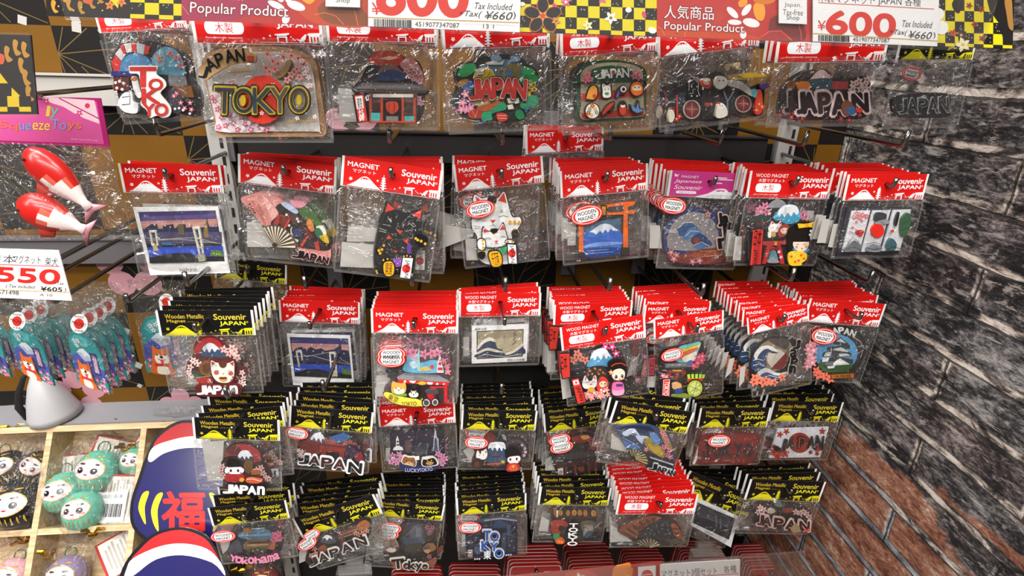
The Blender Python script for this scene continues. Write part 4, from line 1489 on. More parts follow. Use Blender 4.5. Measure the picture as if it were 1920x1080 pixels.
PIC('D2', (680, 720, 4.8), '''
S 1f1b28 255,440 400,420 560,400 720,420 740,600 745,720 640,770 400,775 330,740 250,700 250,560
S 2c2436 270,450 450,430 620,420 620,560 280,560
S 5a4444 380,520 430,510 440,600 390,610
L b8b4b8 4 455,625 520,530 590,540 570,630
S 333a44 460,625 525,535 580,545 560,630
P e9e7ea 272,595 280,575 300,560 300,500 312,465 325,500 330,555 360,575 366,595
R 6a3a3a 305,510 325,525
R 3a3438 305,540 328,552
P b8b4c0 632,600 640,480 648,420 660,415 668,480 684,500 686,600
P 2a3a5a 640,600 650,480 665,490 676,600
L 8a9ac8 4 625,600 630,565 650,560 652,600 690,560 700,600 712,570
L 5a3a6a 3 430,490 620,430
F d890b4 36 a03a70 270,640 330,630 350,660 290,680 310,700 340,700 260,690
F d890b4 36 a03a70 680,620 720,640 700,680 720,700 690,710 740,660
^
S 2b2c56 330,700 400,690 500,720 600,715 680,690 690,730 620,765 480,772 370,765
S d9d2c8 352,690 370,625 420,635 478,640 482,720 420,715
S 8a5a34 360,690 376,635 420,645 470,650 474,715 420,708
S c8a878 380,700 420,680 460,700 450,715
D 1a1414 5 395,670 445,672 420,690
S d9d2c8 540,720 535,650 560,640 640,635 685,690 660,715
S 1c1716 548,715 545,660 575,660 640,645 670,690 650,708
S b08a4a 570,690 600,675 640,685 620,705 585,705
D e8c880 5 585,668 620,665
D e0383a 9 495,650
P f0e0e0 470,640 510,635 512,660 475,662
T b8c0e0 450,752 130,34 4 LUCKY
T b8c0e0 570,745 120,34 -6 TOKYO''', lab=[[(205, 595), (250, 600), (250, 740), (205, 700)]])
PIC('D3', (680, 720, 4.8), '''
S 262022 980,700 1010,620 1020,580 1100,570 1140,470 1240,460 1280,530 1340,490 1440,500 1490,580 1480,660 1420,690 1410,760 1290,765 1100,750 1000,745
S 6a2c28 1090,480 1150,450 1200,480 1180,540 1120,540
S 4a3a40 1290,560 1340,505 1430,510 1480,580 1470,650 1400,680
S 2a2226 1310,560 1360,525 1420,540 1440,600 1400,650
L 6a5a5a 3 1310,540 1440,520
L 6a5a5a 3 1420,650 1484,600
F c8bcc4 17 8a7a84 1435,548 1460,578 1465,610 1452,640
S 34506e 1110,690 1130,600 1150,540 1260,540 1280,620 1285,690 1200,700
S e9ecf0 1128,580 1150,530 1270,528 1285,585 1262,570 1250,600 1230,565 1210,600 1190,565 1168,595 1150,570
S 8a3a30 1180,630 1200,620 1225,630 1205,645
L 182030 4 1150,640 1175,650 1240,650
S 7a3424 1110,720 1160,700 1240,700 1250,720 1180,735
L d8b080 4 1120,715 1240,708
E d8b83a 1262,695 18,12
^
S e4ded8 1020,640 1030,590 1050,600 1085,590 1112,575 1120,630 1095,665 1040,660
P 2a2422 1045,600 1065,595 1060,620
D 2a2422 4 1050,628 1085,622
P c03a34 1106,582 1116,600 1100,605
S 3c2a26 980,700 1000,660 1050,655 1085,690 1060,745 1000,740
S 5a3a32 1010,690 1040,680 1050,720 1010,730
^
S 1a1315 1285,640 1290,600 1350,570 1410,600 1420,650 1390,640 1310,650
E 1a1315 1320,575 40,18
S ece4e4 1300,660 1315,635 1400,625 1415,650 1395,685 1340,692 1305,680
E 1a1315 1325,655 9,11
E 1a1315 1382,650 9,11
D d88a8c 7 1310,675 1398,670
S a8322c 1290,740 1310,695 1390,690 1410,745 1350,762 1300,760
S d0583a 1310,740 1330,700 1375,700 1390,745 1350,755
D e8b83a 10 1350,715''', stk=[(1022, 505, 215, 6)], lab=[[(905, 620), (985, 575), (1010, 640), (985, 740), (900, 755)][:4]])
PIC('D4', (1000, 720, 4.8), '''
S 231c1b 165,680 210,600 330,520 400,450 520,450 620,500 640,580 600,640 600,790 240,870 210,800
S 8a2c22 340,500 420,460 500,465 500,500 420,540
S c89a4a 430,470 490,462 500,490 450,500
F 9a4a4a 44 6a2c30 520,510 570,530 610,560 560,580 590,600 510,560 600,520
S 33302f 230,600 330,545 470,530 500,580 350,620
P 413d3c 170,680 240,620 600,590 640,620 620,650 180,700
P 2a2423 180,690 625,640 600,665 200,705
P 3a2522 200,700 590,660 590,790 240,840
P 6a2c24 285,735 305,732 300,830 285,832
P 6a2c24 365,725 385,722 385,820 365,822
P 6a2c24 490,705 508,702 508,800 490,803
P 6a2c24 550,695 566,692 566,790 550,792
P 221817 310,740 360,735 360,815 308,822
P 221817 390,725 485,712 485,800 392,812
S 7a3426 395,745 420,735 450,735 455,770 420,780
L 8a8078 4 370,830 470,800
P 171213 210,745 270,735 280,860 225,870
P c8b8b0 216,752 264,742 273,855 230,863
T 7a2a24 244,803 30,86 -6 東京''', stk=[(248, 545, 215, -6), (230, 480, 200, -6)], lab=[[(115, 700), (165, 670), (210, 800), (110, 830)]])
PIC('D5', (1000, 720, 4.8), '''
S 3a4560 740,400 800,380 920,365 1040,370 1130,400 1200,440 1250,520 1270,650 1260,780 1150,760 1030,720 880,640 800,500
S 1f2a48 760,400 900,375 1040,385 1100,440 1140,540 1090,550 1040,480 960,440 840,460
S 5a80b4 1050,440 1110,450 1140,530 1100,545 1060,500
S b8c4d8 800,440 900,400 960,470 900,440 840,470
S b8c4d8 920,470 1000,470 1040,480 990,500 980,540
S 4a70a8 800,500 880,540 940,560 960,590 860,590
L c8d0dc 3 760,410 850,440 960,470 1010,540
L c8d0dc 3 800,480 880,520 960,570
S 9a8230 1000,510 1050,485 1080,540 1130,550 1180,590 1170,660 1080,620 1020,570
S b89a3a 1030,530 1070,560 1140,570 1160,640 1080,610
S 8a7a34 1130,400 1180,420 1240,540 1250,600 1180,540
F c8788a 30 8a3a50 1160,430 1180,470 1200,510 1190,560 1220,590 1200,630 1230,650 1170,560
F d898a0 24 8a3a50 1010,580
P 2c2f3a 1030,620 1260,690 1255,720 1040,650
P b8b4b8 1040,640 1255,710 1253,722 1045,655
S 2c2a2a 1010,690 1060,680 1240,740 1260,790 1150,770 1010,740
^
S 3a3426 870,650 850,570 900,575 960,580 1010,600 1030,640 1020,700
P a89a70 880,640 856,575 868,575
P a89a70 884,640 884,572 896,574
P a89a70 888,638 912,575 922,577
P a89a70 893,638 940,580 948,583
P a89a70 898,638 965,592 973,597
P a89a70 903,640 990,612 997,618
P a89a70 908,645 1005,635 1010,643
P a89a70 910,650 1015,662 1015,672
P a89a70 910,656 1015,690 1010,698
E 2c2820 890,640 14,14
O b4b8c0 .12 1060,715 80,64 10 J
O b4b8c0 .12 1118,735 56,58 12 A
O b4b8c0 .12 1160,748 48,56 12 P
O b4b8c0 .12 1200,760 48,54 12 I
O b4b8c0 .12 1230,768 44,54 12 N
O 15181c .05 1060,715 72,54 10 J
O 15181c .05 1118,735 48,48 12 A
O 15181c .05 1160,748 40,46 12 P
O 15181c .05 1200,760 34,44 12 A
O 15181c .05 1236,770 36,44 12 N''', lab=[[(715, 470), (790, 520), (880, 640), (705, 600)]])
PIC('D6', (1240, 720, 4.8), '''
P d8d0c0 350,520 880,458 805,725 285,725
S 6e2420 375,470 620,458 880,456 850,600 805,718 560,722 310,722 320,690
P 7c2a24 380,475 870,462 840,590 330,650
D 8a3a32 16 400,680 470,700 560,690 640,700 740,690 700,640
D 9a4a40 9 800,500 770,490 840,480 380,600
^ 0.6
O 2c2b2f .05 420,590 62,110 3 T
O 2c2b2f .05 500,588 70,110 3 O
O 2c2b2f .05 590,588 72,110 3 K
O 2c2b2f .05 690,588 70,110 3 Y
O 2c2b2f .05 780,588 66,105 6 O
D 2c2b2f 14 375,605 385,640
D 8a2a24 7 500,590 690,600''', stk=[(503, 490, 205, 0)])
PIC('D7', (1240, 720, 4.8), '''
P dadae0 1050,408 1510,392 1430,660 970,668
E 9c2c20 1245,530 98,92
F a83428 34 6a1c18 1068,455 1125,428 1448,425
F 8a2420 24 5a1814 1342,612 1400,625 1010,560
F b03a30 46 7a1c1c 1010,610 1060,610 1110,620 1040,640
E a83428 1400,575 34,26
^ 0.6
O 22211f .05 1085,540 60,110 14 J
O 3a2a1c .05 1160,520 66,105 10 A
O 2a2626 .05 1255,518 66,110 6 P
O 2c241e .05 1340,515 62,105 6 A
O 22211f .05 1412,518 66,120 8 N
O c05a3a .03 1255,518 50,90 6 P
O 2a2626 .03 1255,518 40,80 6 P
S 22211f 1005,555 1040,550 1065,580 1020,590''')
PIC('E0', (380, 855, 4.8), '''
S 2a292c 225,850 260,760 330,690 360,640 480,630 600,640 680,660 720,720 710,850 640,900 560,930 400,945 300,930 240,910
S 4a6478 320,700 400,680 560,660 620,700 600,750 440,750 340,740
P 6a8ea4 320,715 620,700 620,712 320,728
P 5a7e94 350,690 365,690 370,730 352,730
P 5a7e94 490,650 510,645 520,720 498,725
L 6a8ea4 4 330,715 430,690 500,650 560,690 620,702
E 8a5a2c 402,673 38,24
L c8ccd0 5 440,655 560,645
L c8ccd0 4 400,745 440,742
S 45464e 230,830 280,770 330,760 360,850 300,870 240,860
S 6a5438 370,800 420,760 600,760 640,780 600,830 400,840
P 4a3420 410,765 610,758 600,780 420,785
P a0825a 400,790 600,782 590,800 405,808
S 3a3a2c 400,840 480,820 580,830 560,860 420,860
F c06880 34 7a3048 650,700 690,690 680,740 700,730 640,740 660,710
S a05a3a 600,820 640,770 660,760 650,830
D a89a5a 8 500,830 540,845 460,840
^
O 5a2c40 .12 290,890 70,60 14 Y
O 5a2c40 .12 340,905 64,62 6 o
O 5a2c40 .12 395,910 60,62 2 k
O 5a2c40 .12 450,908 60,62 0 o
O 5a2c40 .12 510,902 60,62 -4 h
O 5a2c40 .12 568,898 62,62 -6 a
O 5a2c40 .12 628,885 62,62 -10 m
O 5a2c40 .12 680,865 50,60 -14 a
O d486a0 .07 290,890 62,52 14 Y
O d486a0 .07 340,905 56,54 6 o
O d486a0 .07 395,910 52,54 2 k
O d486a0 .07 450,908 52,54 0 o
O d486a0 .07 510,902 52,54 -4 h
O d486a0 .07 568,898 54,54 -6 a
O d486a0 .07 628,885 54,54 -10 m
O d486a0 .07 680,865 42,52 -14 a''', stk=[(200, 693, 230, 0)], lab=[[(140, 780), (240, 760), (225, 850), (170, 910)]])
PIC('E1', (380, 855, 4.8), '''
S 2a2524 930,900 960,840 1080,740 1120,700 1200,720 1300,640 1440,560 1510,580 1510,700 1400,800 1200,880 1000,980 930,960
S 4a4a50 1060,770 1100,715 1170,725 1200,780 1120,790
S d8dadc 1075,745 1110,712 1155,725 1165,750 1140,738 1120,760 1100,738
S 6a3a2c 1220,700 1300,660 1390,630 1380,690 1250,740
L b0a89a 4 1230,740 1390,690
L b0a89a 4 1240,710 1400,650
L b0a89a 4 1290,770 1420,720
S 9a5a34 1390,620 1450,580 1500,600 1490,650 1400,670
F c88a78 28 7a4034 1400,700 1440,690 1480,670 1380,690 1010,830 980,890 1020,870
S 8a4a2a 1040,830 1090,800 1120,830 1080,870
S 5a2c22 1240,740 1270,730 1280,790 1250,800
^
O c4c0bc .11 1000,930 90,80 -22 J
O c4c0bc .11 1090,890 96,84 -18 A
O c4c0bc .11 1190,848 90,86 -18 P
O c4c0bc .11 1300,805 100,86 -20 A
O c4c0bc .11 1430,750 110,92 -20 N
O 33231f .05 1000,930 76,62 -22 J
O 33231f .05 1090,890 80,66 -18 A
O 33231f .05 1190,848 74,68 -18 P
O 33231f .05 1300,805 84,68 -20 A
O 33231f .05 1430,750 92,74 -20 N''', stk=[(950, 760, 225, -20), (990, 680, 190, -18)], lab=[[(860, 880), (930, 830), (935, 960), (860, 990)]])
PIC('E2', (680, 855, 4.8), '''
S 2c2826 190,760 250,740 330,640 400,590 540,600 640,630 660,760 670,880 660,960 560,1010 420,1020 260,980 190,900
S 3e3c42 340,640 420,600 520,600 560,680 540,800 360,800
S 55565e 420,680 480,620 530,640 530,730 430,740
P 45505e 360,740 540,730 560,780 370,790
L 7a7c84 4 360,740 420,690 480,640 540,730
R 6a6c74 480,650 520,730
S 4a3a40 560,620 620,610 640,700 580,710
F 8a5a64 28 4a2a34 580,640 610,660 600,690 630,640 640,940 600,900
P 3a342c 380,800 530,790 540,860 380,860
^
S 6a4632 185,800 200,760 260,740 310,750 330,800 300,850 200,850
S 8a5c3a 200,790 220,755 270,745 310,770 310,800 250,790
S e0d4c8 215,835 240,815 290,815 300,840 260,855
E 1c1614 225,808 10,11
E 1c1614 272,806 10,11
S 7a5a34 540,830 580,780 640,780 660,820 600,850
S a07a4a 550,840 580,820 610,830 590,860
S 4a4a70 560,800 600,800 600,820 560,820
S 7a4a3a 250,930 400,960 560,950 660,900 650,960 560,1000 420,1012 300,985
^
O c8beb4 .12 320,940 120,96 -6 T
O c8beb4 .12 395,958 60,62 0 o
O c8beb4 .12 445,950 70,86 0 k
O c8beb4 .12 505,970 60,80 0 y
O c8beb4 .12 562,962 56,54 0 o
O 1d1815 .05 320,940 106,80 -6 T
O 1d1815 .05 395,958 50,50 0 o
O 1d1815 .05 445,950 60,74 0 k
O 1d1815 .05 505,970 50,68 0 y
O 1d1815 .05 562,962 46,42 0 o''', stk=[(225, 678, 215, 0), (250, 622, 215, 4)])
PIC('E3', (680, 855, 4.8), '''
P 3a4452 925,620 1100,570 1250,555 1395,575 1395,890 925,920
P 8a909c 1095,575 1240,558 1390,578 1390,590 1240,570 1095,590
P 1c2030 932,630 1100,590 1240,572 1388,590 1388,882 932,910
S 2c3c5c 1170,620 1230,575 1300,620 1290,640 1180,650
L 7c8494 4 1300,640 1305,620 1330,625 1330,690 1370,640
L 7c8494 4 1290,700 1320,690 1345,720 1375,700
L 7c8494 4 940,720 1000,700 1010,690 1060,700
P 42506a 1300,640 1330,630 1330,720 1300,720
P 2e3644 940,720 990,710 990,800 940,800
P 2e3644 1000,700 1050,690 1050,760 1000,760
P 3a4658 1250,700 1290,690 1290,860 1250,860
P 353842 1300,740 1380,720 1380,860 1300,870
D 8a90a0 7 960,760 1020,730 1340,760 1320,800 1360,820 1270,740
R c8b8b0 948,845 988,905
T 7a2a24 968,875 28,54 0 日
E 3f5a7c 1030,840 28,24
^ 0.6
O dfe4ee .11 1118,700 70,95 0 T
O dfe4ee .11 1185,710 82,85 0 O
O dfe4ee .11 1105,790 82,90 0 K
O dfe4ee .11 1180,800 76,82 0 Y
O dfe4ee .11 1225,860 80,84 0 O
O 35549c .05 1118,700 60,82 0 T
O 35549c .05 1185,710 70,72 0 O
O 35549c .05 1105,790 70,78 0 K
O 35549c .05 1180,800 62,70 0 Y
O 35549c .05 1225,860 68,70 0 O
O e8ebf2 .02 1120,870 66,74 0 東
D c8ccd6 8 1290,870 1310,868 1330,866 1030,905 1010,906 1050,904''', stk=[(965, 617, 212, 6)], lab=[[(893, 730), (925, 725), (925, 830), (893, 840)]])
PIC('E4', (960, 855, 4.8), '''
S 2a2420 345,640 360,580 380,490 480,480 700,485 760,500 755,600 740,690 620,770 400,785 360,740
S 8a5a34 375,490 400,485 410,530 385,545
E b0793e 435,512 22,26
E 9a6530 505,515 20,26
E b0793e 560,512 22,26
E a87038 610,512 20,26
E 9a6530 660,515 20,28
E b0793e 735,515 24,28
L 5a3418 3 435,490 435,540
L 5a3418 3 560,490 560,540
L 5a3418 3 610,490 610,540
L 5a3418 3 735,490 735,545
R d8d0c8 400,490 412,545
R 3a2a20 380,545 760,560
S 9a3428 350,640 360,590 440,575 500,600 490,630 430,620 420,660 440,690 360,690
S 2a2420 430,640 470,630 480,680 440,690
S 3c7a4c 370,700 420,690 420,740 380,745
S c8562a 390,745 440,730 470,750 460,780 400,780
D d8a23a 9 420,760 445,765
S 5a5246 620,600 700,580 750,600 740,660 680,690 630,660
S 8a8276 650,640 700,620 730,640 680,720 640,700
L a89a88 5 640,620 720,610
S 3a4a5a 650,690 700,660 720,690 660,720
^
O 2a2624 .14 548,600 84,44 0 T
O 2a2624 .14 545,640 84,44 0 O
O 2a2624 .14 542,682 84,44 0 K
O 2a2624 .14 538,722 84,44 0 Y
O 2a2624 .14 535,762 84,44 0 O
O f0efee .06 548,600 74,32 0 T
O f0efee .06 545,640 78,34 0 O
O f0efee .06 542,682 82,34 0 K
O f0efee .06 538,722 84,32 0 Y
O f0efee .06 535,760 86,32 0 O''', lab=[[(270, 560), (340, 600), (330, 700), (245, 700)]])
PIC('E5', (960, 855, 4.8), '''
S 33261f 955,680 1040,600 1160,555 1300,530 1420,560 1500,620 1540,740 1520,790 1340,810 1180,810 1100,760
S 7a4a36 960,678 1050,600 1160,560 1270,540 1340,560 1230,620 1140,690 1110,745
P 4a2c20 990,690 1000,680 1110,735 1105,745
P 4a2c20 1030,655 1042,645 1135,715 1128,722
P 4a2c20 1080,620 1092,612 1165,690 1158,696
P 4a2c20 1140,590 1152,584 1200,660 1192,664
P 4a2c20 1200,570 1212,566 1240,625 1230,630
D 5a3426 16 1190,610 1150,640 1110,640 1230,590 1270,570
S 2c2e30 1130,720 1200,650 1300,590 1420,580 1450,650 1480,740 1420,790 1300,740 1200,740
D 4a5256 12 1250,660 1300,640 1350,620 1400,620 1320,680 1380,700 1420,690 1280,700 1200,700
D 7a8486 6 1300,620 1350,650 1400,660 1240,690
D a03a2c 7 1210,725 1190,735
S 8a4c34 1430,610 1480,620 1530,700 1535,745 1470,720 1440,660
P 5a2e20 1440,640 1500,645 1505,655 1445,652
P 5a2e20 1455,680 1525,690 1528,700 1460,692
S 4a4a3a 1420,760 1500,740 1530,770 1440,790
^ 0.6
S 3c382c 1105,770 1150,740 1240,730 1310,760 1330,790 1290,808 1180,808
P a09878 1215,808 1118,772 1124,766
P a09878 1218,806 1140,752 1148,748
P a09878 1221,804 1170,740 1180,737
P a09878 1224,803 1204,734 1214,733
P a09878 1228,803 1240,733 1250,735
P a09878 1232,804 1272,742 1280,746
P a09878 1236,806 1298,756 1304,762
P a09878 1238,808 1318,778 1322,786''', lab=[[(900, 640), (960, 680), (1090, 790), (890, 800)]])
PIC('E6', (1200, 855, 4.8), '''
P dcdcde 520,385 885,548 820,825 450,620
P 141519 520,420 858,565 800,755 470,600
P 2c2f36 528,435 848,572 836,620 515,490
P 3c4048 515,490 836,620 826,660 505,525
P 23262c 505,525 820,655 800,740 480,600
L 6a6e76 4 520,540 640,570 800,650
P 6a6e76 680,540 690,545 690,640 680,636
P 6a6e76 720,560 730,565 728,655 718,650
L 4c5058 4 540,480 680,560 840,610
T 666 620,690 80,24 27 tokyo''')
PIC('E7', (1200, 855, 4.8), '''
S 2a211f 1020,560 1080,440 1160,440 1220,430 1300,440 1420,440 1520,480 1540,540 1520,650 1400,690 1300,660 1050,620
S 4a403c 1130,480 1180,460 1230,480 1220,530 1150,530
S b0a490 1150,480 1190,470 1220,500 1180,520 1145,510
S 5a7074 1210,430 1240,415 1280,430 1270,460 1220,450
R d8d0c0 1205,390 1222,420
S 7a3a30 1290,480 1350,470 1380,500 1300,510
F c8a8a0 34 7a4a44 1470,500 1500,520 1440,510 1400,500 1520,545 1080,460 1110,480 1060,500
^
O d0b0aa .13 1075,560 60,100 4 J
O d0b0aa .13 1130,570 86,96 6 A
O d0b0aa .13 1235,585 90,96 6 P
O d0b0aa .13 1345,600 100,96 6 A
O d0b0aa .13 1465,610 100,96 4 N
O 3a211d .06 1075,560 50,82 4 J
O 3a211d .06 1130,570 72,78 6 A
O 3a211d .06 1235,585 76,78 6 P
O 3a211d .06 1345,600 84,78 6 A
O 3a211d .06 1465,610 84,78 4 N
S 8a7a5a 1340,640 1380,590 1420,620 1420,660 1370,670
F b03a34 18 e0a0a0 1480,650 1500,640 1460,655''')
# ---------------------------------------------------------------- hooks and the packs that hang on them
STK = sticker_mesh()
M_LABEL = solid('white_label_paper', 'b4b0aa', .5, 0, .04, 80)
ORD = ['second', 'third', 'fourth', 'fifth', 'sixth', 'seventh', 'eighth', 'ninth', 'tenth', 'eleventh', 'twelfth']
HOLE = .92 / 8   # hole lies this share of the card's width below its top edge
STACKS = {}
def frame(origin, right, pitch=0.0):
    """axes of a hanging card: x along its top edge, -z down the card; pitch swings the foot outwards"""
    x = right.normalized(); y = Vector((0, 1, 0)); y = (y - y.dot(x) * x).normalized(); z = x.cross(y)
    m = Matrix((x, y, z)).transposed()
    m = m @ Matrix.Rotation(math.radians(-pitch), 3, 'X')
    return Matrix.Translation(origin) @ m.to_4x4()
def stack(key, st, tl, tr, bottom, n, desc, dist=None, tip=None, up=None, sp=.008, rear=None, pitch=3.0, roll=2.5, gap=0., drift=0., hook=True, label=None):
    ra, rb = ray(*tl), ray(*tr)
    if dist is None: dist = W0 / ((ra / ra.y) - (rb / rb.y)).length
    A, B = at(tl[0], tl[1], dist), at(tr[0], tr[1], dist); W = (B - A).length
    mid = (A + B) / 2; M = frame(mid, B - A, pitch)
    Mi = M.inverted(); nrm = (M.to_3x3() @ Vector((0, -1, 0))).normalized()
    face = M @ Vector((0, -.004, 0))
    def conv_px(u, v):
        p = Mi @ onplane(u, v, face, nrm); return (p.x, p.z)
    foot = -conv_px((tl[0] + tr[0]) / 2, bottom)[1]
    hh = HDR_H * W; H = max(.03, foot - hh * .85)
    word = {'R1': 'red', 'R2': 'red', 'K': 'black', 'P': 'pink'}[st]
    root = empty('magnet_pack', M)
    meshobj('header_card', header_mesh(st, W), root)
    bg = meshobj('plastic_bag', bag_mesh(W * 1.01, H), root); bg.location = (0, 0, -hh * .85)
    d = ART.get(key)
    kids = []
    if d:
        oxs = d.get('o', (0, 0, 1)); ox, oy, s = oxs
        a = Art(lambda x, y: conv_px(ox + x / s, oy + y / s)); a.draw(d['art'])
        mg = meshobj('magnet', a.mesh('magnet', M_ART), root); mg.location.y = -.0012
        for (u, v, wpx, rot) in d.get('stk', []):
            u, v = ox + u / s, oy + v / s; x, z = conv_px(u, v); x1, _ = conv_px(u + wpx / s / 2, v); x0, _ = conv_px(u - wpx / s / 2, v)
            so = meshobj('oval_sticker', STK, root); so.location = (x, -.0092, z); k = (x1 - x0) / .0229; so.scale = (k, 1, k); so.rotation_euler.y = math.radians(rot)
        for q in d.get('lab', []):
            p = [conv_px(ox + x / s, oy + y / s) for x, y in q]
            if sum(p[i - 1][0] * p[i][1] - p[i][0] * p[i - 1][1] for i in range(4)) < 0: p.reverse()
            vv = [(x, 0, z) for x, z in p] + [(x, .0003, z) for x, z in p]
            lo = meshobj('white_label', build('white_label', vv, [[0, 1, 2, 3], [7, 6, 5, 4]] + [[i, 4 + i, 4 + (i + 1) % 4, (i + 1) % 4] for i in range(4)], M_LABEL), root)
            lo['label'] = 'plain white label'
    grp = 'souvenir magnet packs on hooks'
    tag(root, label or f'front {word}-headed pack holding {desc}', 'magnet pack', grp)
    hole_l = Vector((0, 0, -HOLE * W)); hole = M @ hole_l
    kids = list(root.children)
    # the packs queued behind it on the same hook
    rk = rear or st
    rword = {'R1': 'red', 'R2': 'red', 'K': 'black', 'P': 'pink'}[rk]
    r = random.Random(len(key) * 31 + ord(key[0]) * 7 + ord(key[1]))
    base_roll = math.atan2((B - A).z, (B - A).x)
    yy = hole.y + gap
    rl = base_roll * (.6 if not gap else 0)
    for i in range(n):
        yy += sp * r.uniform(.88, 1.15) + (.003 if i == 0 else 0)
        if yy > -.012: break
        rl = rl * .7 + math.radians(r.gauss(0, roll)) * .6
        hp = Vector((hole.x + r.uniform(-.0015, .0015) + drift * (yy - hole.y), yy, hole.z + r.uniform(-.0012, .0012)))
        R = Matrix.Rotation(-rl, 4, 'Y') @ Matrix.Rotation(math.radians(r.gauss(0, 2.0)), 4, 'Z') @ Matrix.Rotation(math.radians(-r.uniform(0, 3)), 4, 'X')
        c = root.copy(); COL.objects.link(c)
        c.matrix_world = Matrix.Translation(hp) @ R @ Matrix.Translation(-hole_l)
        c['label'] = f'{ORD[i]} {rword} pack back behind {desc}'
        for ch in kids:
            e = ch.copy(); COL.objects.link(e); e.parent = c
            if ch.name.startswith('header_card') and rk != st: e.data = header_mesh(rk, W)
            if ch.name.startswith('plastic_bag'): e.data = bag_mesh(W * 1.01, H, .0014, 1 + i % 2)
            if ch.name.startswith('oval_sticker'): e.location.y = -.0046
            if ch.name.startswith('magnet'): e.scale.y = .45; e.location.y = -.0006
    if hook: make_hook(key, hole, tip, up, desc)
    STACKS[key] = (root, hole); return root
def make_hook(key, hole, tip, up, desc):
    """double chrome hook: lower arm through the cards, upper arm for a price ticket, both turned up at the end"""
    dh = hole.y - CAM.y; yt = hole.y - .012
    if tip:
        yt = min(hole.y - .008, CAM.y + dh / max(1.02, (tip[1] + 4 - 105) / ((project(hole)[1]) - 105)))
    e = empty('display_hook', Matrix.Translation((hole.x, -.012, hole.z)))
    loc = lambda p: Vector(p) - Vector((hole.x, -.012, hole.z))
    z = hole.z - .0005
    pl = MB().box((0, .004, .004), (.018, .006, .03)).mesh('hook_plate', M_STEEL); meshobj('hook_plate', pl, e)
    arm = MB().tube([loc((hole.x, -.012, z)), loc((hole.x, yt + .004, z)), loc((hole.x, yt + .001, z + .001)), loc((hole.x, yt, z + .004)), loc((hole.x, yt - .001, z + .0085))], .0021, 10).mesh('lower_arm', M_CHROME, True)
    meshobj('lower_arm', arm, e)
    if up:
        p = at(up[0], up[1], yt - CAM.y); zu = p.z - .004
        zu = max(z + .03, zu)
        ar = MB().tube([loc((hole.x, -.012, min(zu, z + .06))), loc((hole.x, -.05, zu)), loc((hole.x, yt + .006, zu)), loc((hole.x, yt + .003, zu + .001)), loc((hole.x, yt + .002, zu + .004)), loc((hole.x, yt + .001, zu + .014))], .0022, 10).mesh('upper_arm', M_CHROME, True)
        meshobj('upper_arm', ar, e)
        if zu > z + .036:
            meshobj('hook_plate', MB().box((0, .004, (z + .036 + min(zu, z + .06)) / 2 - hole.z), (.01, .005, max(.01, min(zu, z + .06) - z - .03))).mesh('hook_plate', M_STEEL), e)
    tag(e, f'chrome hook carrying {desc}', 'display hook', 'display hooks on the panel')
def project(p):
    c = MC.transposed() @ (p - CAM); return (960 + F * c.x / -c.z, 540 - F * c.y / -c.z)

stack('A1', 'R2', (172, 9), (340, 1), 226, 2, 'a fan-topped Tokyo magnet with red letters', dist=.50)
stack('A2', 'R2', (352, 2), (600, 8), 262, 2, 'a big arched wooden Tokyo magnet with a red sun', dist=.50)
stack('A3', 'R2', (608, 10), (818, 17), 237, 2, 'a grey-roofed red temple gate magnet', dist=.50)
stack('A4', 'R1', (826, 26), (1030, 20), 243, 2, 'a green and yellow Japan collage magnet', dist=.50)
stack('A5', 'R2', (1050, 45), (1235, 36), 243, 2, 'a green toy-shelf Japan magnet', dist=.505)
stack('A6', 'R1', (1232, 45), (1425, 22), 232, 2, 'a dark cart magnet with two red wheels', dist=.51)
stack('A7', 'R2', (1462, 45), (1672, 45), 232, 2, 'a white-outlined Japan magnet below the price sign', dist=.515)
stack('A8', 'K', (1690, 62), (1835, 62), 235, 0, 'a black Japan magnet beside the brick wall', dist=0.485)

stack('B1', 'R1', (221, 306), (413, 309), 515, 1, 'the large instant-photo of a bridge at dusk', tip=(299, 321), up=(327, 245))
stack('B2', 'R1', (446, 288), (632, 312), 492, 6, 'a pink folding fan magnet', tip=(513, 322), up=(532, 265), sp=0.0045)
stack('B3', 'R1', (642, 291), (831, 320), 520, 3, 'a black lucky cat magnet', tip=(733, 325), up=(738, 262), sp=.011)
stack('B4', 'R1', (849, 309), (1017, 292), 495, 3, 'a white lucky cat magnet', tip=(942, 330), up=(936, 262), roll=7)
stack('B5', 'R1', (1049, 321), (1215, 306), 488, 7, 'an orange shrine gate magnet with blue mountain', tip=(1150, 330), up=(1135, 255), sp=0.0075)
stack('B6', 'P', (1257, 319), (1410, 326), 503, 9, 'a round blue wave magnet', tip=(1345, 332), up=(1322, 262), rear='R1', sp=0.0068)
stack('B7', 'R2', (1407, 320), (1565, 324), 496, 6, 'a mountain and yellow-bow doll magnet', tip=(1522, 338), up=(1493, 265), sp=0.0075)
stack('B8', 'R1', (1590, 327), (1742, 326), 480, 8, 'a three-panel picture magnet with red sun', tip=(1700, 342), up=(1662, 265), sp=0.0072, dist=0.5)

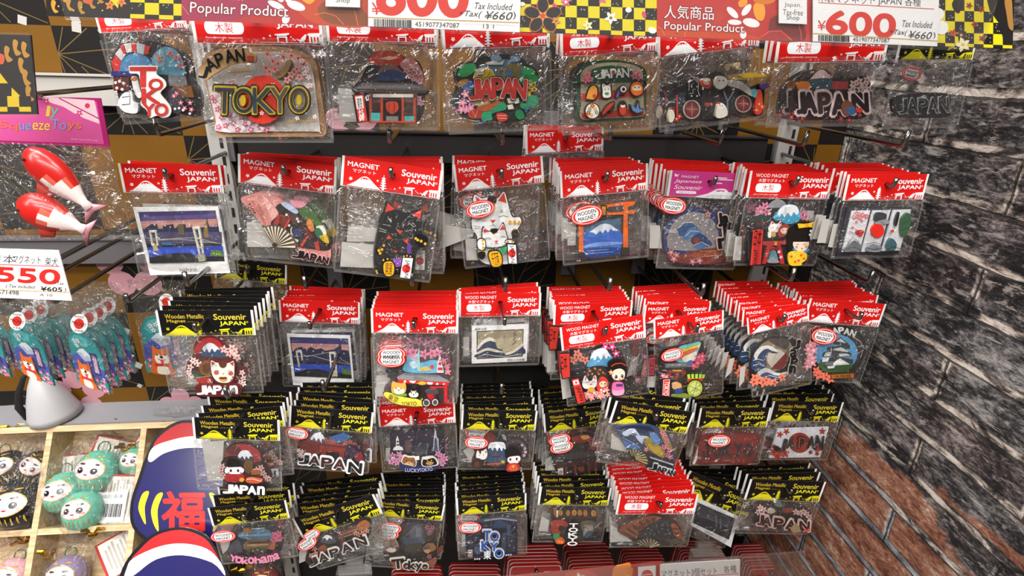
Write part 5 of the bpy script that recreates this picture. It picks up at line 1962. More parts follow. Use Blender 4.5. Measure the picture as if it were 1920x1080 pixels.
stack('C0', 'K', (291, 582), (474, 581), 738, 6, 'a cream lucky cat magnet with red arch', tip=(358, 619), up=(378, 530), drift=.02, sp=0.009)
stack('C1', 'R1', (522, 562), (675, 567), 725, 5, 'the smaller instant-photo of a bridge at dusk', tip=(576, 618), up=(580, 535), sp=0.0075)
stack('C2', 'R1', (695, 579), (860, 581), 757, 8, 'a Tokyo street magnet with two dogs', tip=(777, 615), up=(781, 530), roll=.8, sp=0.0052)
stack('C3', 'R2', (860, 551), (1015, 549), 685, 3, 'a framed beige wave picture magnet', tip=(950, 614), up=(947, 540))
stack('C4', 'R2', (1049, 614), (1209, 589), 752, 9, 'a mountain magnet with kimono doll in pink', tip=(1137, 622), up=(1128, 540), gap=.035, roll=1, sp=0.0062)
stack('C5', 'R1', (1225, 600), (1357, 581), 748, 8, 'a rickshaw magnet with rainbow fan', dist=.515, tip=(1317, 622), up=(1302, 550), gap=.02, sp=0.0075)
stack('C6', 'R1', (1400, 596), (1516, 569), 735, 9, 'a round wave magnet with orange blossoms', tip=(1477, 600), up=(1455, 522), dist=.50, sp=0.0085)
stack('C7', 'R1', (1519, 559), (1662, 570), 717, 9, 'a round castle magnet with pink blossoms', tip=(1635, 600), up=(1608, 525), sp=0.0062, dist=0.53)

stack('D0', 'K', (360, 782), (524, 787), 920, 4, 'a white-faced doll magnet above the yellow-striped board', dist=.495, tip=(433, 809), up=(470, 742), sp=.011)
stack('D1', 'K', (543, 760), (701, 773), 884, 5, 'a red shrine Japan magnet with mountain', tip=(602, 805), up=(611, 730), sp=0.0095)
stack('D2', 'R1', (707, 763), (853, 755), 882, 2, 'a purple Lucky Tokyo magnet with towers', tip=(779, 798), sp=.012)
stack('D3', 'K', (866, 768), (1008, 770), 881, 7, 'a mountain magnet with parasol doll', tip=(943, 806), up=(939, 735), roll=1, sp=0.0085)
stack('D4', 'K', (1018, 776), (1153, 759), 895, 6, 'a dark temple gate magnet', tip=(1096, 788), sp=0.0085)
stack('D5', 'K', (1155, 751), (1302, 773), 880, 3, 'a blue and gold wave fan magnet', tip=(1236, 785), sp=.011)
stack('D6', 'K', (1313, 765), (1446, 764), 872, 5, 'a dark red Tokyo plate magnet', tip=(1388, 783), sp=0.01)
stack('D7', 'K', (1450, 752), (1582, 754), 863, 5, 'a white Japan plate magnet with red sun', tip=(1528, 776), sp=.011, dist=0.545)

stack('E0', 'K', (389, 952), (536, 937), 1055, 2, 'a harbour bridge magnet with pink lettering', tip=(451, 976), sp=.012, dist=.512)
stack('E1', 'K', (547, 972), (701, 926), 1062, 5, 'a brown Japan magnet on a steeply tilted card', tip=(623, 966), roll=4, sp=0.0085, dist=0.535)
stack('E2', 'K', (703, 934), (835, 945), 1068, 8, 'a brown tower-bridge Tokyo magnet', tip=(765, 960), roll=1, sp=0.0062)
stack('E3', 'K', (855, 934), (987, 924), 1046, 8, 'a navy Tokyo magnet with white letters', tip=(923, 949), roll=1, sp=0.0062)
stack('E4', 'K', (1013, 912), (1147, 914), 1018, 5, 'a Tokyo magnet with lantern row', tip=(1085, 937), sp=0.009)
stack('E5', 'R2', (1161, 926), (1310, 926), 1027, 8, 'a brown folding fan magnet', tip=(1244, 952), roll=1.2, sp=0.0066, dist=0.5)
stack('E6', 'K', (1294, 882), (1425, 936), 1030, 3, 'the tilted dark instant-photo magnet', tip=(1366, 933), roll=8, dist=0.545, sp=0.009)
stack('E7', 'K', (1407, 898), (1549, 903), 1003, 3, 'a brown Japan magnet beside the red bricks', tip=(1495, 925), sp=0.009, dist=0.53)

stack('X5', 'R1', (985, 243), (1132, 238), 305, 2, 'the red cards just under the green toy-shelf pack', dist=.60, label='red-headed pack half hidden just under the green toy-shelf pack')
stack('X0', 'K', (402, 484), (538, 497), 600, 0, 'the black card low behind the fan packs', dist=.62, label='black-headed pack half hidden between large bridge photo and fan packs')
# ---------------------------------------------------------------- flat printed things placed on upright planes
def px_conv(dist, M=None):
    """drawing in picture positions lands on the upright plane dist metres out; local origin at M"""
    def f(u, v):
        p = at(u, v, dist) - M; return (p.x, p.z)
    return f
def poly_mesh(conv, poly, th, m, name):
    q = [conv(*p) for p in poly]
    if sum(q[i - 1][0] * q[i][1] - q[i][0] * q[i - 1][1] for i in range(len(q))) < 0: q.reverse()
    n = len(q); v = [(x, -th / 2, z) for x, z in q] + [(x, th / 2, z) for x, z in q]
    return build(name, v, [list(range(n)), list(range(n, 2 * n))[::-1]] + [[i, n + i, n + (i + 1) % n, (i + 1) % n] for i in range(n)], m)

# ---- the long promotional sign over the top row
SD = .43
bot = lambda x: 30 + (x - 90) * 62 / 1800
def checks(x0, x1, w, rows, par=0, yel='e6d41c', blk='1f1d1c', r=random.Random(5)):
    out = []; i = 0; x = x0
    while x < x1 - 1:
        xe = min(x + w, x1)
        for k, (a, b) in enumerate(rows):
            y = (i + k + par) % 2
            out.append(f"P {yel if y else blk} {x:.1f},{bot(x)-b:.1f} {xe:.1f},{bot(xe)-b:.1f} {xe:.1f},{bot(xe)-a:.1f} {x:.1f},{bot(x)-a:.1f}")
            if not y and a > 1:
                for _ in range(4): out.append(f"D d8d2b8 .9 {r.uniform(x+3,xe-3):.1f},{bot(x)-r.uniform(a+3,b-3):.1f}")
        x = xe; i += 1
    return out
org = at(990, 20, SD)
cv = px_conv(SD, org)
ROWS = [(1, 9), (9, 31), (31, 53), (53, 75), (75, 97)]
L = [f"P 1d1b1a 78,-200 1908,-170 1893,{bot(1893)} 90,30"]
L += [f"S b8862e {x},{y} {x+7},{y+4} {x+5},{y+16} {x+12},{y+22} {x+4},{y+24} {x-2},{y+10}" for x, y in ((100, 0), (128, -4), (150, 2), (170, -8), (118, -20), (185, -18))]
L += ["S d0603a 160,-6 176,-2 172,8 158,4", "D e8c878 1.5 112,12 140,20 155,14 186,6 194,20"]
L += ["P e6d41c 205,-4 226,-3 223,16", "F e08a40 10 c05020 208,10 230,4"]
L += checks(246, 342, 27, ROWS, 1)
L += [f"P b8332c 342,-60 694,-52 694,{bot(694)} 342,{bot(342)}"]
L += [f"P a23350 342,-50 470,-50 520,20 430,{bot(430)-2} 342,{bot(342)-2}", f"S c24a2c 560,-20 640,-30 690,0 692,{bot(692)-2} 600,{bot(600)-2} 560,20",
      f"S 8a4a2c 600,10 630,-5 665,5 690,30 690,{bot(690)-3} 625,{bot(625)-3} 600,30"]
L += ["L e07a3c 1.4 590,28 610,24 630,30 645,46", "L e07a3c 1.4 662,10 668,30 672,48", "L e08070 1.2 342,10 350,20 356,28"]
WP = "f4f0f0"
L += [f"E {WP} 519,10 17,6 25", f"E {WP} 556,11 18,8 20", f"E {WP} 524,-8 14,7 60", f"E {WP} 545,-8 14,7 120", f"E {WP} 537,36 7,9 20", f"D c04050 2 533,4"]
L += ["S f0a030 566,-4 580,-14 592,-2 582,8 572,4"]
L += ["O 7a2030 .05 450,21 186,27 2.5 Popular Product", "T fbf6f4 450,21 184,26 2.5 Popular Product", "T fbf6f4 415,-12 84,24 2 人気商品"]
L += checks(974, 1230, 21.3, ROWS, 1)
for k in range(5):
    t = 2 * math.pi * k / 5 - 1.57; c, s = math.cos(t), math.sin(t)
    L.append(f"E c8702c {1017+21*c:.1f},{30+20*s:.1f} 15.5,11.5 {math.degrees(t):.0f}")
    L.append(f"E 232024 {1017+21*c:.1f},{30+20*s:.1f} 14,10 {math.degrees(t):.0f}")
for k in range(5):
    t = 2 * math.pi * k / 5 - 0.94; L.append(f"P e0a05a {1017+14*math.cos(t):.1f},{30+14*math.sin(t):.1f} {1017+3*math.cos(t+1.2):.1f},{30+3*math.sin(t+1.2):.1f} {1017+3*math.cos(t-1.2):.1f},{30+3*math.sin(t-1.2):.1f}")
L += ["D d8481c 4.5 1017,30", "F d89a3c 9 a04818 1042,40", "F f6f2e8 13 8a6a20 1144,34", "F f2eec0 10 c8b860 1101,48", "F e06a90 10 fff 1060,4 1128,-2", "E d84a78 1206,28 4,7 -20", "E d84a78 1039,10 3,5 -40", "E f6f2ee 1177,19 6,5", "E f6f2ee 1221,57 8,6 20", "E f6f2ee 978,8 6,4"]
L += [f"P bf3430 1230,-50 1519,-45 1519,{bot(1519)} 1230,{bot(1230)}", f"P c94a26 1230,{bot(1230)-12} 1380,{bot(1380)-14} 1440,{bot(1440)-2} 1230,{bot(1230)-1}",
      f"S 7a2c28 1440,40 1455,28 1475,25 1500,40 1505,{bot(1505)-3} 1445,{bot(1445)-2}", f"S a83434 1425,70 1440,60 1460,58 1480,{bot(1480)-3} 1428,{bot(1428)-2}",
      "L e8604c 1.5 1424,70 1440,59 1462,58 1482,76", "L e8604c 1.2 1494,44 1498,60 1500,76", "L e87a50 1.2 1232,50 1240,56 1244,66", "L e87a50 1.2 1282,70 1282,62 1286,58"]
L += [f"E {WP} 1371,24 14,6 45", f"E {WP} 1397,19 13,6 -52", f"E {WP} 1375,42 13,5 4", f"E {WP} 1406,43 16,8 14", f"E {WP} 1391,65 6,8 0", "D c04050 1.6 1386,38"]
L += ["S f0a030 1412,8 1425,2 1432,20 1428,38 1416,36 1410,20", "S f0a030 1382,4 1396,-4 1398,8 1386,14", "S d87a28 1410,-6 1450,-2 1440,8 1415,6"]
L += ["O 8a2028 .05 1290,24 93,26 2 人気商品", "T fbf6f4 1290,24 92,25 2 人気商品", "O 8a2028 .05 1318,53 150,21 2.5 Popular Product", "T fbf6f4 1318,53 149,20 2.5 Popular Product"]
L += checks(1750, 1893, 17.8, [(1, 7), (7, 27), (27, 48), (48, 68), (68, 90)], 0)
L += [f"P 1f1d1c 1845,0 1896,0 1893,{bot(1893)-7} 1878,{bot(1878)-8} 1868,45 1850,20", "S a87a3c 1878,0 1890,-4 1893,30 1894,56 1886,52 1882,30", "S 17120f 1780,8 1790,-6 1800,4 1794,24 1786,22", "F c8401c 8 7a2010 1782,62", "F 2a1c18 12 d8a060 1797,66", "F a03a1c 7 401808 1812,11 1835,18 1822,46 1836,72",
      "F f4ecc8 15 e0c060 1800,84", "E f6f4f2 1753,27 12,12", "E f6f4f2 1760,52 13,13", "E f6f4f2 1748,40 10,14"]
a = Art(cv, base=.0012, step=.000003); a.draw('\n'.join(L))
root = empty('promotional_sign', Matrix.Translation(org))
meshobj('printed_strip', a.mesh('printed_strip', M_PRINT), root)
cover = MB(); q = [cv(*p) for p in ((75, -200), (1911, -170), (1897, bot(1893) + 3), (88, 34))]
xs = [p[0] for p in q]; zb0, zb1 = q[3][1], q[2][1]
cover.box(((xs[0] + xs[1]) / 2, -.0062, (q[0][1] + zb0) / 2), (xs[1] - xs[0], .0012, q[0][1] - zb0))
cover.box(((xs[0] + xs[1]) / 2, -.003, zb0 - .0004), (xs[1] - xs[0], .0076, .0012))
meshobj('clear_cover', cover.mesh('clear_cover', M_ACRYL), root)
for (x0, x1, y1, wds) in ((613, 677, 14, (('Japan.', -30, 40), ('Tax-free', -12, 46), ('Shop', 3, 26))), (1454, 1506, 45, (('Japan.', 11, 32), ('Tax-free', 24, 37), ('Shop', 35, 24)))):
    b = Art(cv, base=.0006, step=.00002)
    b.draw(f"P f1f0ee {x0},{y1-70} {x1},{y1-67} {x1},{y1+1} {x0},{y1-1}\n" + '\n'.join(f"T 555 {(x0+x1)/2},{y} {w},{11 if i else 10} 2 {t}" for i, (t, y, w) in enumerate(wds)) + f"\nD c83a32 9 {(x0+x1)/2},{y1-54}")
    n = meshobj('tax_free_notice', b.mesh('tax_free_notice', M_PRINT), root); n.location.y = -.0040; n['label'] = 'white tax-free shop notice'
tag(root, 'long yellow, black and red promotional sign above the top row of packs', 'sign')
def price_card(name, dist, org, lines, label, y=0.):
    b = Art(px_conv(dist, org), base=.0008, step=.00002); b.draw('\n'.join(lines))
    o = meshobj(name, b.mesh(name, M_PRINT)); o.location = org + Vector((0, y, 0)); return tag(o, label, 'price card', 'shelf price cards')
def bars(x0, x1, y0, y1, sl, r=random.Random(2)):
    out = []; x = x0
    while x < x1:
        w = r.choice((.8, .8, 1.6, 2.2)); y = sl * (x - x0)
        out.append(f"P 333 {x:.1f},{y0+y:.1f} {x+w:.1f},{y0+y:.1f} {x+w:.1f},{y1+y:.1f} {x:.1f},{y1+y:.1f}"); x += w + r.choice((.8, 1.2, 1.8))
    return out
c1 = ["P f3f2f0 692,-70 976,-60 973,61 692,50", "O d8382c .05 793,-6 165,70 2 600", "T d8382c 708,17 20,22 2 ¥", "I 333 925,13 70,12 2 Tax Included", "I 333 882,28 44,14 2 +Tax(", "I 2a2a2a 934,30 52,15 2 ¥660", "T 333 963,30 5,15 2 )",
      "L c8a038 1.4 692,33 972,43", "T 444 820,47 82,9 2 4519077347087", "T 555 915,50 20,8 2 13 1"] + bars(703, 773, 36, 50, .035) + ["L b8c0d0 .6 868,44 966,47", "L b8c0d0 .6 866,56 966,59"]
price_card('price_card', SD, at(833, 10, SD), c1, 'white 600 yen price card in the middle of the promotional sign', -.0040)
c2 = ["P f3f2f0 1517,-40 1752,-30 1748,87 1517,78", "T 222 1622,2 190,20 2.5 木製マグネット JAPAN 各種", "L c83a3a 1.4 1527,6 1742,18", "O d8382c .05 1606,46 126,42 3.5 600", "T d8382c 1533,48 15,18 3 ¥", "I 444 1711,46 56,12 3 Tax Included", "I 333 1676,62 34,12 3 +Tax(", "I 2a2a2a 1716,66 44,14 3 ¥660", "T 333 1742,67 4,13 3 )",
      "L c8a038 1.2 1517,63 1748,77", "T 444 1625,75 68,8 2.5 4519077347087"] + bars(1527, 1583, 66, 77, .035)
price_card('price_card', SD, at(1633, 40, SD), c2, 'white 600 yen price card near the right end of the promotional sign', -.0040)

# ---- rails and slotted uprights on the panel
def rail(u0, u1, v, h, m, label):
    p0, p1 = at(u0, v, .688), at(u1, v, .688); mz = (p0.z + p1.z) / 2
    e = empty('panel_rail', Matrix.Translation(((p0.x + p1.x) / 2, -.016, mz))); w = p1.x - p0.x
    meshobj('rail_bar', MB().box((0, 0, 0), (w, .010, h)).box((0, .0, h / 2 + .001), (w, .016, .002)).mesh('rail_bar', m), e)
    for s in (-1, 1): meshobj('rail_clip', MB().box((s * (w / 2 - .01), .006, 0), (.012, .014, h * .8)).mesh('rail_clip', M_STEEL), e)
    tag(e, label, 'rail', 'steel rails on the panel')
M_DARK = solid('dark_steel_rail', '3a3838', .35, .6, .1, 40)
rail(-40, 235, 168, .030, M_IVORY, 'pale steel rail behind the pink-headed toy pack')
rail(-40, 300, 468, .030, M_STEEL, 'grey steel rail crossing gold and black panel behind the 550 yen card')
rail(452, 1430, 278, .034, M_DARK, 'dark steel rail running behind the row of lucky cat packs')
rail(452, 1430, 448, .026, M_DARK, 'dark steel rail running behind the row of red-headed wave packs')
rail(452, 1430, 700, .034, M_DARK, 'dark steel rail behind the upper row of black-headed packs')
M_SLOT = solid('slot_black', '0c0c0c', .8)
for (u, wd, lb) in ((432, .020, 'ivory slotted upright post beside the large bridge photo pack'), (1447, .022, 'ivory slotted upright post near the brick wall')):
    p = at(u, 380, .694); e = empty('slotted_upright', Matrix.Translation((p.x, -.008, .5)))
    meshobj('post', MB().box((0, 0, .62), (wd, .012, 1.24)).mesh('post', M_IVORY), e)
    sl = MB()
    for k in range(58): sl.box((wd * .22, -.0062, .03 + k * .0205), (.0035, .0008, .011))
    meshobj('slot_column', sl.mesh('slot_column', M_SLOT), e); tag(e, lb, 'upright post', 'slotted uprights')

# ---- left: squeeze-toy pack
def quad_pack(name, dist, hdr, hart, bagq, label, cat, group=None, bulge=.014):
    o = at(*hdr[0], dist); c = px_conv(dist, o); root = empty(name, Matrix.Translation(o))
    b = Art(c, base=.0008, step=.00002); b.draw(hart); meshobj('header_card', b.mesh('header_card', M_CARD), root)
    pouch(root, c, bagq, bulge); tag(root, label, cat, group); return root, c
def pouch(root, c, bagq, bulge, seed=1, n=16):
    """crumpled film between four corners (tl, tr, br, bl)"""
    r = random.Random(seed); tl, tr, br, bl = [Vector((c(*p)[0], 0, c(*p)[1])) for p in bagq]; v = []; f = []
    rid = [(r.random(), r.random(), r.uniform(0, 3.14), r.uniform(.03, .09), r.uniform(-.4, .4)) for _ in range(14)]
    for sg in (-1, 1):
        b = len(v)
        for j in range(n + 1):
            for i in range(n + 1):
                s, t = i / n, j / n; p = tl * (1 - s) * (1 - t) + tr * s * (1 - t) + br * s * t + bl * (1 - s) * t
                pr = (math.sin(math.pi * s) * math.sin(math.pi * min(1, t * .96 + .04))) ** .6; d = bulge * pr
                for (a, bb, an, w, am) in rid:
                    q = ((s - a) * math.cos(an) + (t - bb) * math.sin(an)) / w; d += am * bulge * math.exp(-q * q) * min(1, 1.5 * pr)
                d += r.uniform(-.05, .05) * bulge * pr
                v.append((p.x, sg * (.0008 + max(0, d)) * (1 if sg < 0 else .5), p.z))
        for j in range(n):
            for i in range(n):
                q = [b + j * (n + 1) + i, b + (j + 1) * (n + 1) + i, b + (j + 1) * (n + 1) + i + 1, b + j * (n + 1) + i + 1]; f.append(q if sg < 0 else q[::-1])
    return meshobj('plastic_bag', build('plastic_bag', v, f, M_BAG, True), root)
FISH_H = '''P a31a62 -60,178 190,184 207,276 -60,266
P c8508e -56,184 182,190 196,270 -56,261
P e8c0c8 70,180 178,188 188,232 160,222 140,212 120,200 95,192
L a31a62 2 112,184 190,224
D c83a5a 5 165,198
F c83a7a 7 f0c0d0 88,190 150,212
T d8b83a 92,208 7,20 8 l
T 5ab88a 103,213 15,22 8 y
T d86a3a 18,236 34,18 3 Sq
T 5a9ac8 49,237 22,13 3 ue
T e0c83a 79,237 32,13 3 eze
T 6a9ac8 112,233 28,18 3 To
T d87a3a 141,238 26,16 3 ys
T e8b0c8 160,262 50,4 3 Soft stretch toy'''
fp, c = quad_pack('squeeze_toy_pack', .50, [(-60, 178)], FISH_H, [(-50, 262), (207, 272), (246, 448), (-20, 452)], 'large clear bag with pink header holding two red and white toy fish', 'toy pack', bulge=.02)
def fish(u0, v0, u1, v1, wpx, y):
    """soft toy carp from nose to tail, red turning white"""
    p0 = Vector((c(u0, v0)[0], y, c(u0, v0)[1])); p1 = Vector((c(u1, v1)[0], y, c(u1, v1)[1])); ax = p1 - p0; ln = ax.length; ax.normalize(); up = Vector((0, 1, 0)).cross(ax)
    R = wpx * .5 * .50 / F; v = []; f = []; cols = []; n = 16; m = 18; r = random.Random(int(u0))
    prof = [(0, .12), (.04, .45), (.12, .75), (.25, .97), (.4, 1), (.55, .9), (.7, .66), (.82, .4), (.9, .26), (1.0, .34)]
    for (t, k) in prof:
        for i in range(m):
            an = 2 * math.pi * i / m; v.append(p0 + ax * (t * ln) + up * (math.cos(an) * R * k) + Vector((0, math.sin(an) * R * k * .7, 0)))
    for j in range(len(prof) - 1):
        for i in range(m):
            f.append([j * m + i, j * m + (i + 1) % m, (j + 1) * m + (i + 1) % m, (j + 1) * m + i]); t = prof[j][0]; an = 2 * math.pi * i / m
            edge = .42 + .16 * math.sin(an * 2 + u0); cols.append(lin('c41a12') if t < edge + (.25 if math.cos(an) > .3 else 0) else (lin('d8604c') if t < edge + .12 else lin('ecdcd8')))
    f.append(list(range(m))[::-1]); cols.append(lin('c8281c')); b = (len(prof) - 1) * m; f.append([b + i for i in range(m)]); cols.append(lin('e8c8c8'))
    k = len(v)   # tail and back fin
    e = p1; fin = [e - ax * ln * .08, e + ax * ln * .10 + up * R * .9, e + ax * ln * .06, e + ax * ln * .10 - up * R * .9]
    fin2 = [p0 + ax * ln * .35 + up * R * .95, p0 + ax * ln * .45 + up * R * 1.5, p0 + ax * ln * .62 + up * R * 1.2, p0 + ax * ln * .6 + up * R * .7]
    for q, cc in ((fin, 'd8909c'), (fin2, 'c8402c')):
        k = len(v); v += [p + Vector((0, -.0012, 0)) for p in q] + [p + Vector((0, .0012, 0)) for p in q]
        f += [[k, k + 1, k + 2, k + 3], [k + 7, k + 6, k + 5, k + 4]] + [[k + i, k + 4 + i, k + 4 + (i + 1) % 4, k + (i + 1) % 4] for i in range(4)]; cols += [lin(cc)] * 6
    o = meshobj('toy_fish', build('toy_fish', v, f, M_SOFT, True, cols), fp)
    ey = MB().lathe([(.0006, -.001), (.002, 0), (.0006, .001)], 10, Matrix.Translation(p0 + ax * ln * .1 + up * R * .25 + Vector((0, -R * .5, 0)))).mesh('eye', M_SLOT); meshobj('eye', ey, o)
M_SOFT = printed('soft_rubber', .3, .6, .3)
fish(64, 276, 182, 385, 58, -.010)
fish(52, 370, 176, 424, 62, -.012)

# ---- left: small patterned sign in a clear sleeve, 550 yen card
SL = ["P 1d1b1a -90,62 60,66 73,214 -90,214"] + [f"S c08a34 {x},{y} {x+8},{y+5} {x+6},{y+18} {x+14},{y+26} {x+4},{y+30} {x-2},{y+12}" for x, y in ((38, 108), (46, 130), (12, 86), (44, 78), (52, 160), (28, 74), (-30, 100))] + ["S d8603a -6,100 10,104 8,120 -4,116", "P e6c41c -60,134 0,134 20,160 40,180 -60,180", "P 1f1d1c 0,156 24,156 24,180 2,180"]
for i in range(5):
    for j in range(2): SL.append(f"P {'e6c41c' if (i + j) % 2 else '1f1d1c'} {-50+i*22},{180+j*20} {-28+i*22},{180+j*20} {-27+i*22},{200+j*9} {-49+i*22},{200+j*9}")
o = at(0, 140, .44); b = Art(px_conv(.44, o), base=.001, step=.00002); b.draw('\n'.join(SL)); root = empty('sleeve_sign', Matrix.Translation(o))
meshobj('printed_insert', b.mesh('printed_insert', M_PRINT), root)
sl = meshobj('clear_sleeve', poly_mesh(px_conv(.44, o), [(-95, 58), (63, 62), (78, 220), (-95, 220)], .0012, M_ACRYL, 'clear_sleeve'), root); sl.location.y = -.004
tag(root, 'small yellow and black sign in a clear sleeve above the toy fish pack', 'sign')
c3 = ["P efeeec -120,462 111,469 136,563 -120,553", "T 222 8,485 45,16 2 日本", "T 222 52,486 52,16 2 マグネット", "T 222 98,490 24,16 3 柴犬", "L c83a3a 1.4 -60,493 113,499", "O d0281f .05 54,516 118,26 3 550", "T 333 112,530 18,6 3 +Tax", "I 333 40,537 55,8 3 ( Tax included", "O 222 .03 98,541 40,8 3 ¥605", "T 333 124,542 3,8 3 )",
      "L c8a038 1.2 -60,540 133,547", "T 444 14,547 46,8 3 4571498", "T 666 88,552 24,5 3 A 10", "L b8c0d0 .6 40,546 132,550"]
price_card('price_card', .42, at(40, 510, .42), c3, 'white 550 yen price card at the left edge')

# ---- left: shiba dog charm magnets in clear pouches
def shiba_pack(key, dist, M, bagq, stk, label, n=0, sp=.010, small=False):
    o = at(*bagq[0], dist); c = px_conv(dist, o); root = empty('dog_magnet_pack', Matrix.Translation(o))
    ox, oy, ux, uy, vx, vy = M   # drawing square 0..100 x 0..140 set by a corner and two edges
    cc = lambda x, y: c(ox + ux * x / 100 + vx * y / 140, oy + uy * x / 100 + vy * y / 140)
    b = Art(cc, base=.002, step=.00008)
    b.draw('''P 2a9a9c 0,30 14,8 38,0 66,2 88,14 100,36 100,140 0,140
P 5ab8ba 6,34 18,14 40,6 64,8 60,30 20,44
P b8c4dc 0,78 30,46 44,40 60,50 100,82 100,100 0,100
P e8ecf2 20,56 32,44 44,40 54,46 64,56 52,54 44,62 34,54
P 4a5ab0 0,74 20,58 40,74 66,64 100,80 100,110 0,110
P 3a2a6a 62,44 84,40 88,96 66,100
O e8c8e0 .02 75,70 12,48 0 おすわり
F d86a8c 8 f6d0da 10,124 30,132 60,130 80,122 92,108 86,134 70,112 50,136 12,108 96,130
F f0c0cc 6 c84a6a 20,116 90,120 74,128 40,128
F f4f2f0 7 6a4a8a 24,24 36,20 30,34
^ 0.4
S d8682a 20,92 22,72 32,80 46,78 56,70 58,92 60,120 66,138 14,138 16,116
S f4ead8 24,100 32,90 40,96 50,90 56,102 50,114 30,114
S f0e4d0 28,122 40,118 52,124 52,138 28,138
P c8382c 22,114 58,112 58,119 22,121
E 1c1512 40,98 4,3
L 1c1512 1.5 32,102 40,106 48,102
S d8485a 37,104 44,104 43,112 38,112
D 1c1512 2.2 31,92 49,91''')
    meshobj('magnet', b.mesh('magnet', M_ART), root)
    pouch(root, c, bagq, .004, 3, 10)
    if stk:
        s = Art(lambda x, y: c(stk[0] + x, stk[1] + y), base=.0004, step=.00005); r = stk[2]
        s.draw(f"E f2f0ee 0,0 {r*.9},{r}\nE d8342a 0,0 {r*.52},{r*.55}\nT 222 0,0 {r*1.5},{r*.34} 15 MAGNET\nT 333 0,{-r*.72} {r},{r*.22} 8 WOODEN\nT 333 0,{r*.72} {r*.9},{r*.2} 8 日本製")
        so = meshobj('round_sticker', s.mesh('round_sticker', M_ART), root); so.location.y = -.0075
    tag(root, label, 'magnet pack', 'dog charm magnet packs'); base = label
    kids = list(root.children)
    for i in range(n):
        d = root.copy(); COL.objects.link(d); d.location = root.location + Vector((.0012 * (i + 1), sp * (i + 1), -.001 * (i % 2)))
        d['label'] = f'{ORD[i]} dog charm pack behind {base}'
        for ch in kids: e = ch.copy(); COL.objects.link(e); e.parent = d
    return root
SK = [(125, 612, 62, 26, 26, 100), (17, 598, 62, 30, 30, 92)]
shiba_pack('a', .50, (125, 612, 60, 26, 24, 100), [(95, 556), (180, 560), (214, 738), (138, 716)], (158, 600, 18), 'teal dog charm pack right of its neighbours, fully in view', 3, .013)
shiba_pack('b', .49, (15, 602, 62, 28, 28, 92), [(-10, 556), (80, 560), (108, 716), (34, 690)], (44, 595, 17), 'teal dog charm pack under the 550 yen card', 2, .013)
shiba_pack('c', .53, (-62, 604, 60, 22, 26, 80), [(-80, 556), (-5, 560), (30, 706), (-40, 690)], None, 'teal dog charm pack cut by the left edge', 1, .013)
shiba_pack('d', .545, (88, 592, 40, 16, 20, 90), [(66, 548), (125, 552), (150, 700), (88, 690)], (85, 565, 15), 'shaded teal dog charm pack hanging between two others', 1, .012)
shiba_pack('e', .56, (262, 588, 84, 6, 16, 108), [(238, 524), (345, 526), (362, 694), (276, 700)], (318, 560, 15), 'dog charm pack half hidden by the cream lucky cat pack')
def plain_hook(u, v, dist, label, up=None):
    p = at(u, v, dist); make_hook('x', Vector((p.x, p.y + .012, p.z)), None, up, label); return
for (u, v, d, t, up) in ((10, 566, .46, 'the leftmost dog charm packs', None), (100, 568, .47, 'the dog charm packs under the 550 yen card', (138, 492)), (240, 566, .50, 'the half hidden dog charm pack', None), (60, 176, .49, 'the toy fish pack', None)):
    plain_hook(u, v, d, t, up)

# ---- left: grey ledge, cone cap, wooden compartment tray
gl = solid('grey_ledge_steel', '8a8a8e', .5, .1, .05, 25)
zs = at(200, 752, .699).z
lo = tag(meshobj('ledge', MB().box((-.57, -.026, zs - .003), (.56, .05, .006)).mesh('ledge', gl)), 'grey metal ledge along the panel above the wooden tray', 'ledge')
M_CONE = solid('frosted_white_cone', 'b4b2b4', .35, 0, .05, 20)
pc = at(108, 788, .668); e = empty('cone_cap', Matrix.Translation((pc.x, pc.y, zs)))
tip = at(93, 716, .672)
meshobj('cone_body', MB().lathe([(.030, 0), (.0285, .008), (.022, .03), (.014, .05), (.006, .064), (.0008, .072)], 28, Matrix.Rotation(math.radians(-6), 4, 'Y')).mesh('cone_body', M_CONE, True), e)
meshobj('black_band', MB().tube([(-.030, -.006, .002), (-.034, -.008, .02), (-.028, -.008, .042), (-.018, -.006, .062), (-.008, -.004, .074)], [.004, .0045, .004, .003, .001], 8).mesh('black_band', solid('black_felt', '151314', .7), True), e)
tag(e, 'pale grey cone with a black curved band standing on the ledge', 'cone')
fb = empty('loose_bag', Matrix.Translation(at(335, 772, .66)))
bm_ = pouch(fb, lambda u, v: ((u - 335) * .0006, -(v - 772) * .0006), [(285, 764), (375, 756), (385, 782), (275, 786)], .006, 9, 10); bm_.name = 'film'
tag(fb, 'crumpled empty clear bag lying above the wooden tray', 'bag')

TA = math.radians(53); TD = .642
tu = Vector((0, math.cos(TA), math.sin(TA))); tw_ = Vector((0, math.sin(TA), -math.cos(TA)))   # up the tray, into the tray
T0 = at(270, 798, TD)
TM = Matrix.Translation(T0) @ Matrix((Vector((1, 0, 0)), tw_, tu)).transposed().to_4x4()       # local x across, y into, z up the slope
TN = -tw_
def tray_xy(u, v, out=0.0):
    p = TM.inverted() @ onplane(u, v, T0 + TN * out, TN); return p
def wood_mat():
    m, nt, b, N, Lk = mat('pale_paulownia_wood')
    mp = N.new('ShaderNodeMapping'); mp.inputs['Scale'].default_value = (6, 60, 60); Lk.new(objco(nt), mp.inputs[0])
    n = noise(nt, 3, 6, .6, mp.outputs[0], .8); r = ramp(nt, n.outputs['Fac'], [(.3, 'a88a60'), (.5, 'c4a67c'), (.7, 'd8c09a')]); Lk.new(r.outputs[0], b.inputs['Base Color']); b.inputs['Roughness'].default_value = .6; return m
M_WOOD = wood_mat()
tray = empty('compartment_tray', TM)
